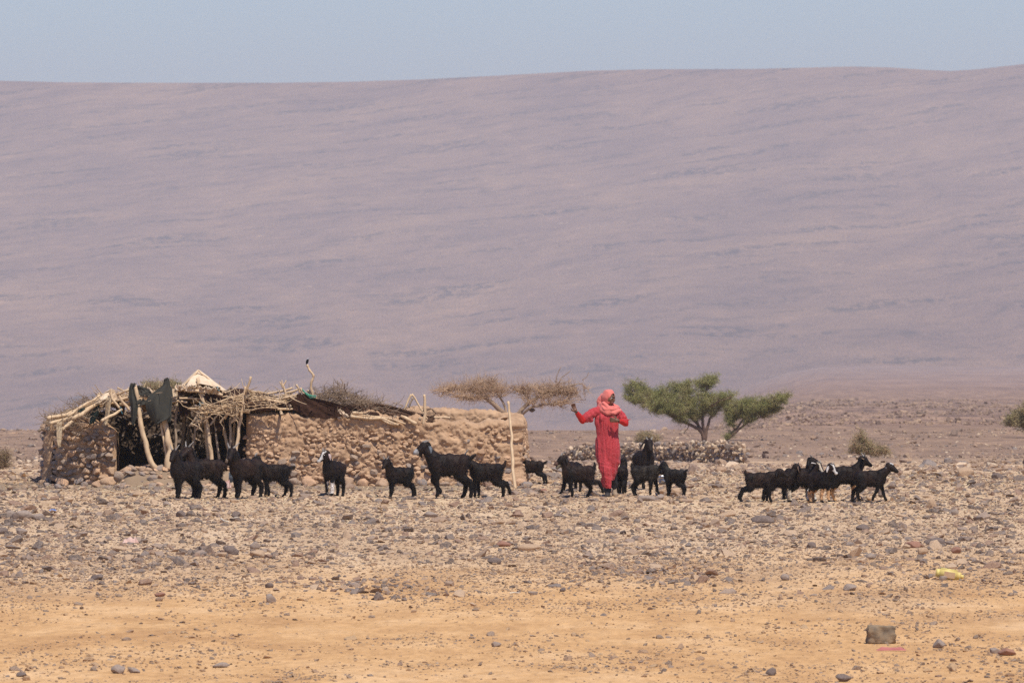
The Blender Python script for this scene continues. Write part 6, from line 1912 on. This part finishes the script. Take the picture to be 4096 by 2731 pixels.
# dress: one lofted, draped shell
M['dress'] = None
m_, nt_, b_ = new_mat('dress'); b_.inputs['Roughness'].default_value = .8; b_.inputs['Specular IOR Level'].default_value = .2; b_.inputs['Sheen Weight'].default_value = .1
tc = N(nt_, 'ShaderNodeTexCoord')
mp = N(nt_, 'ShaderNodeMapping'); mp.inputs['Rotation'].default_value = (0, R(35), 0); mp.inputs['Scale'].default_value = (1, 0, 1); nt_.links.new(tc.outputs['Object'], mp.inputs[0])
nd_ = N(nt_, 'ShaderNodeTexNoise'); nd_.inputs['Scale'].default_value = 45; nd_.inputs['Detail'].default_value = 3
nt_.links.new(mp.outputs[0], nd_.inputs['Vector'])
rr1 = ramp(nt_, [(0.35, (0.37, 0.024, 0.032)), (0.68, (0.47, 0.065, 0.070))], nd_.outputs[0])
nt_.links.new(rr1.outputs[0], b_.inputs['Base Color']); M['dress'] = m_
M['red_sleeve'] = simple('red_sleeve', (0.50, 0.018, 0.016), (0.42, 0.015, 0.014), 6, .75, .2, .01)
M['scarf'] = simple('scarf', (0.72, 0.195, 0.155), (0.58, 0.135, 0.110), 7, .85, .3, .01, sheen=.2)
M['trousers'] = simple('trousers', (0.030, 0.030, 0.036), (0.022, 0.022, 0.026), 7, .85, .3, .01)
M['shoe'] = simple('shoe', (0.05, 0.042, 0.038), (0.035, 0.03, 0.028), 7, .6, .2, .005)
M['sole'] = simple('sole', (0.34, 0.25, 0.17), (0.26, 0.19, 0.13), 7, .8, .2, .005)
D = Blob()
# body of the dress from shoulders to thighs
secs = [(1632, 2402, 2468, .050), (1644, 2386, 2480, .072), (1665, 2381, 2476, .098), (1690, 2380, 2472, .110), (1715, 2386, 2471, .102), (1740, 2389, 2471, .098), (1765, 2384, 2476, .108), (1790, 2381, 2479, .116), (1815, 2382, 2480, .116), (1840, 2387, 2477, .106), (1870, 2396, 2472, .092), (1895, 2406, 2464, .078), (1915, 2415, 2455, .060), (1928, 2420, 2448, .045)]
rows_ = np.linspace(secs[0][0] - 6, secs[-1][0], 60)
sR = [s_[0] for s_ in secs]
lp = np.interp(rows_, sR, [s_[1] for s_ in secs]); rp_ = np.interp(rows_, sR, [s_[2] for s_ in secs]); dp = np.interp(rows_, sR, [s_[3] for s_ in secs])
aa = np.arange(40) / 40 * 2 * math.pi
ring = np.stack([((lp + rp_) / 2 - AX)[:, None] * k_ + ((rp_ - lp) / 2 * k_ + .004)[:, None] * np.cos(aa), (dp + .004)[:, None] * np.sin(aa), ((AY - rows_) * k_)[:, None] + 0 * aa], -1)
vv = ring.reshape(-1, 3); ff = grid_faces(60, 40, True)
tri_ = np.concatenate([ff[:, [0, 1, 2]], ff[:, [0, 2, 3]]])
c0, c1 = len(vv), len(vv) + 1; kk_ = np.arange(40)
vv = np.concatenate([vv, [ring[0].mean(0)], [ring[-1].mean(0)]])
tri_ = np.concatenate([tri_, np.stack([np.full(40, c0), (kk_ + 1) % 40, kk_], -1), np.stack([np.full(40, c1), 59 * 40 + kk_, 59 * 40 + (kk_ + 1) % 40], -1)])
D.add(vv, tri_)
# bust
D.ball(Q(2410, 1672, -.065), (.065, .06, .065)); D.ball(Q(2448, 1672, -.06), (.06, .055, .06))
# the cloth round each leg
D.chain([Q(2414, 1815, -.01), Q(2417, 1850, -.05), Q(2423, 1880, -.09), Q(2430, 1915, -.09), Q(2434, 1946, -.08), Q(2436, 1960, -.08)], [.104, .092, .082, .070, .064, .064])
D.chain([Q(2456, 1815, .02), Q(2457, 1850, .06), Q(2454, 1885, .10), Q(2449, 1912, .13), Q(2447, 1925, .14)], [.092, .080, .062, .050, .050])
D.chain([Q(2420, 1905, -.03), Q(2415, 1925, -.01), Q(2418, 1940, -.02)], [.045, .050, .040])
v, f = D.fuse(0.0085, 14)
hemz = np.where(v[:, 0] < (2444 - AX) * k_, (AY - 1951) * k_, (AY - 1918) * k_)
v[:, 2] = np.maximum(v[:, 2], hemz + .004 * np.sin(v[:, 0] * 160))
n_ = vert_normals(v, f)
zz = v[:, 2]; vx = v[:, 0]
lean = vx + .05 * (1.2 - zz) * np.sign(vx - .01)
q3 = np.stack([lean * 24, v[:, 1] * 5, zz * 1.5], -1)
rid = 1 - 2.4 * np.abs(fbm(q3, 2, 5))
rid2 = 1 - 2.4 * np.abs(fbm(np.stack([lean * 46 + 9, v[:, 1] * 9, zz * 2.6], -1), 2, 15))
foldamp = .013 * smooth01(1.34, 1.10, zz) * smooth01(.15, .45, zz) + .004
q4 = np.stack([vx * 6, v[:, 1] * 6, zz * 26 + vx * 12], -1)
hor = fbm(q4, 3, 25) * smooth01(.78, .5, zz)
v = v + n_ * (foldamp * (rid + .5 * rid2 - .6) + .011 * hor)[:, None]
obj('dress', np_mesh('dress', v, f, M['dress']), person)
def sleeve(nm, pts_, rad, mat, folds=.004, vox=.0075, extra=None):
    S = Blob(); S.chain(pts_, rad)
    if extra: extra(S)
    v, f = S.fuse(vox, 2); n_ = vert_normals(v, f)
    v = v + n_ * (folds * (1.3 * fbm(v * 26, 3, 8) + .6 * np.sin(v[:, 0] * 70 + v[:, 2] * 60)))[:, None]
    return obj(nm, np_mesh(nm, v, f, M[mat]), person)
sleeve('sleeve', [Q(2396, 1642, 0), Q(2370, 1652, -.03), Q(2345, 1668, -.07)], [.072, .074, .070], 'dress', extra=lambda S: (S.ball(Q(2362, 1676, -.05), (.05, .05, .05)), S.ball(Q(2345, 1680, -.08), (.05, .045, .035))))
sleeve('cuff', [Q(2345, 1672, -.07), el1 + [0, 0, -.004], el1 * .5 + wr1 * .5, wr1 * .85 + el1 * .15], [.052, .050, .041, .031], 'red_sleeve')
sleeve('sleeve', [Q(2470, 1645, .01), Q(2486, 1662, 0), Q(2496, 1680, -.03)], [.066, .062, .060], 'dress')
sleeve('cuff', [Q(2497, 1684, -.03), el2 + [0, 0, -.01], el2 * .5 + wr2 * .5, wr2 * .85 + el2 * .15], [.050, .050, .041, .031], 'red_sleeve')
for P_ in ([Q(2490, 1672, -.06), Q(2500, 1670, -.07), Q(2506, 1666, -.07)], [Q(2498, 1676, -.05), Q(2512, 1680, -.05), Q(2522, 1675, -.05)]):
    mb = MB(); mb.tube(P_, [.018, .010, .003], 7); obj('tie', mb.mesh('tie', M['red_sleeve']), person)
# wristband
mb = MB()
c = wr1; aa = np.linspace(0, 6.28, 14)
mb.tube([c + np.array([.026 * math.cos(t), .026 * math.sin(t), .004 * math.cos(t)]) for t in aa], .005, 5); obj('bracelet', mb.mesh('bracelet', M['eye']), person)
mb = MB(); mb.tube([wr2 + np.array([.012, .026 * math.cos(t), .026 * math.sin(t)]) for t in aa], .005, 5); obj('bracelet', mb.mesh('bracelet', M['eye']), person)

# headscarf: a hood with an opening for the face, wrapped round the neck and over the shoulder
nu, nv = 72, 40
TH_, PH_ = np.meshgrid(np.linspace(0, 2 * math.pi, nu), np.linspace(0.0, 1, nv), indexing='ij')
# hood generated around the axis pointing away from the face
open_a = 0.62                    # half opening towards the face, radians of polar angle
pol = open_a + (math.pi - open_a) * PH_
ax = fdir
def hood(th, po, grow=1.0):
    rx, rz, rf = .094, .122, .110
    l_ = np.cos(th) * np.sin(po) * rx; u_ = np.sin(th) * np.sin(po) * rz; f_ = np.cos(po) * rf
    f_ = np.where(f_ < 0, f_ * 1.15, f_ * .72)
    return l_, u_, f_
l_, u_, f_ = hood(TH_, pol)
nz = np.sin(TH_ * 5 + 6 * PH_) * .0022 + fbm(np.stack([np.cos(TH_) * 2.5, np.sin(TH_) * 2.5, PH_ * 3], -1).reshape(-1, 3), 3, 3).reshape(TH_.shape) * .008
sc_ = 1 + nz / .1
hv = hc + (f_ * sc_ - .006)[..., None] * fdir + (l_ * sc_)[..., None] * fl + ((u_ * sc_) + .004)[..., None] * fu
v = hv.reshape(-1, 3); f = grid_faces(nu, nv)
vin = hc + (v - hc) * .95
loop0 = np.arange(nu) * nv
rim = np.stack([loop0[:-1], loop0[1:], loop0[1:] + len(v), loop0[:-1] + len(v)], -1)
sf = obj('headscarf', np_mesh('headscarf', np.concatenate([v, vin]), np.concatenate([f, f[:, ::-1] + len(v), rim]), M['scarf']), person)
S = Blob()
S.chain([Q(2412, 1588, .05), Q(2404, 1606, .06), Q(2400, 1628, .05)], [.062, .066, .05])
S.chain([Q(2402, 1622, .02), Q(2408, 1638, -.05), Q(2430, 1650, -.10), Q(2456, 1650, -.09), Q(2474, 1642, -.05), Q(2480, 1640, .0)], [.045, .040, .036, .036, .034, .030])
S.chain([Q(2408, 1620, -.02), Q(2420, 1636, -.085), Q(2444, 1638, -.10), Q(2464, 1632, -.06), Q(2470, 1630, .03)], [.040, .036, .034, .032, .03])
S.chain([Q(2470, 1632, .03), Q(2440, 1622, .09), Q(2408, 1622, .06)], [.04, .05, .045])
S.chain([Q(2416, 1612, -.05), Q(2432, 1628, -.085), Q(2452, 1628, -.09)], [.034, .028, .024])
v, f = S.fuse(.0062, 2); n_ = vert_normals(v, f)
ph = v[:, 2] * 150 + v[:, 0] * 60 + 4 * fbm(v * 9, 2, 4)
v = v + n_ * (.0018 * np.sin(ph * .6) + .008 * fbm(v * 20, 3, 14))[:, None]
obj('wrap', np_mesh('wrap', v, f, M['scarf']), sf)
# trousers and shoes
def leg_cover(pts_, rad): return sleeve('trouser_leg', pts_, rad, 'trousers', .004)
leg_cover([kneeL * .5 + ankL * .5, ankL * .85 + kneeL * .15, ankL + [0, -.02, -.01]], [.052, .060, .058])
leg_cover([kneeR * .6 + ankR * .4, ankR * .6 + kneeR * .4, ankR * .9 + kneeR * .1], [.052, .054, .052])
for ank, toe, mt in ((ankL, Q(2428, 1981, -.17), 'shoe'), (ankR, Q(2462, 1979, .10), 'sole')):
    S = Blob(); ht = toe + (ank - toe) * .75; ht[2] = max(.026, toe[2])
    hx = ht + (ht - toe) / np.linalg.norm(ht - toe) * .03
    S.chain([hx, ht * .45 + toe * .55, toe], [.044, .046, .036]); S.chain([ank * .6 + ht * .4, ht], [.038, .038])
    v, f = S.fuse(.0065, 2); v[:, 2] = np.maximum(v[:, 2], -.004)
    obj('shoe', np_mesh('shoe', v, f, M[mt]), person)
print('tris', sum(len(o.data.polygons) for o in scene.objects if o.type == 'MESH'))
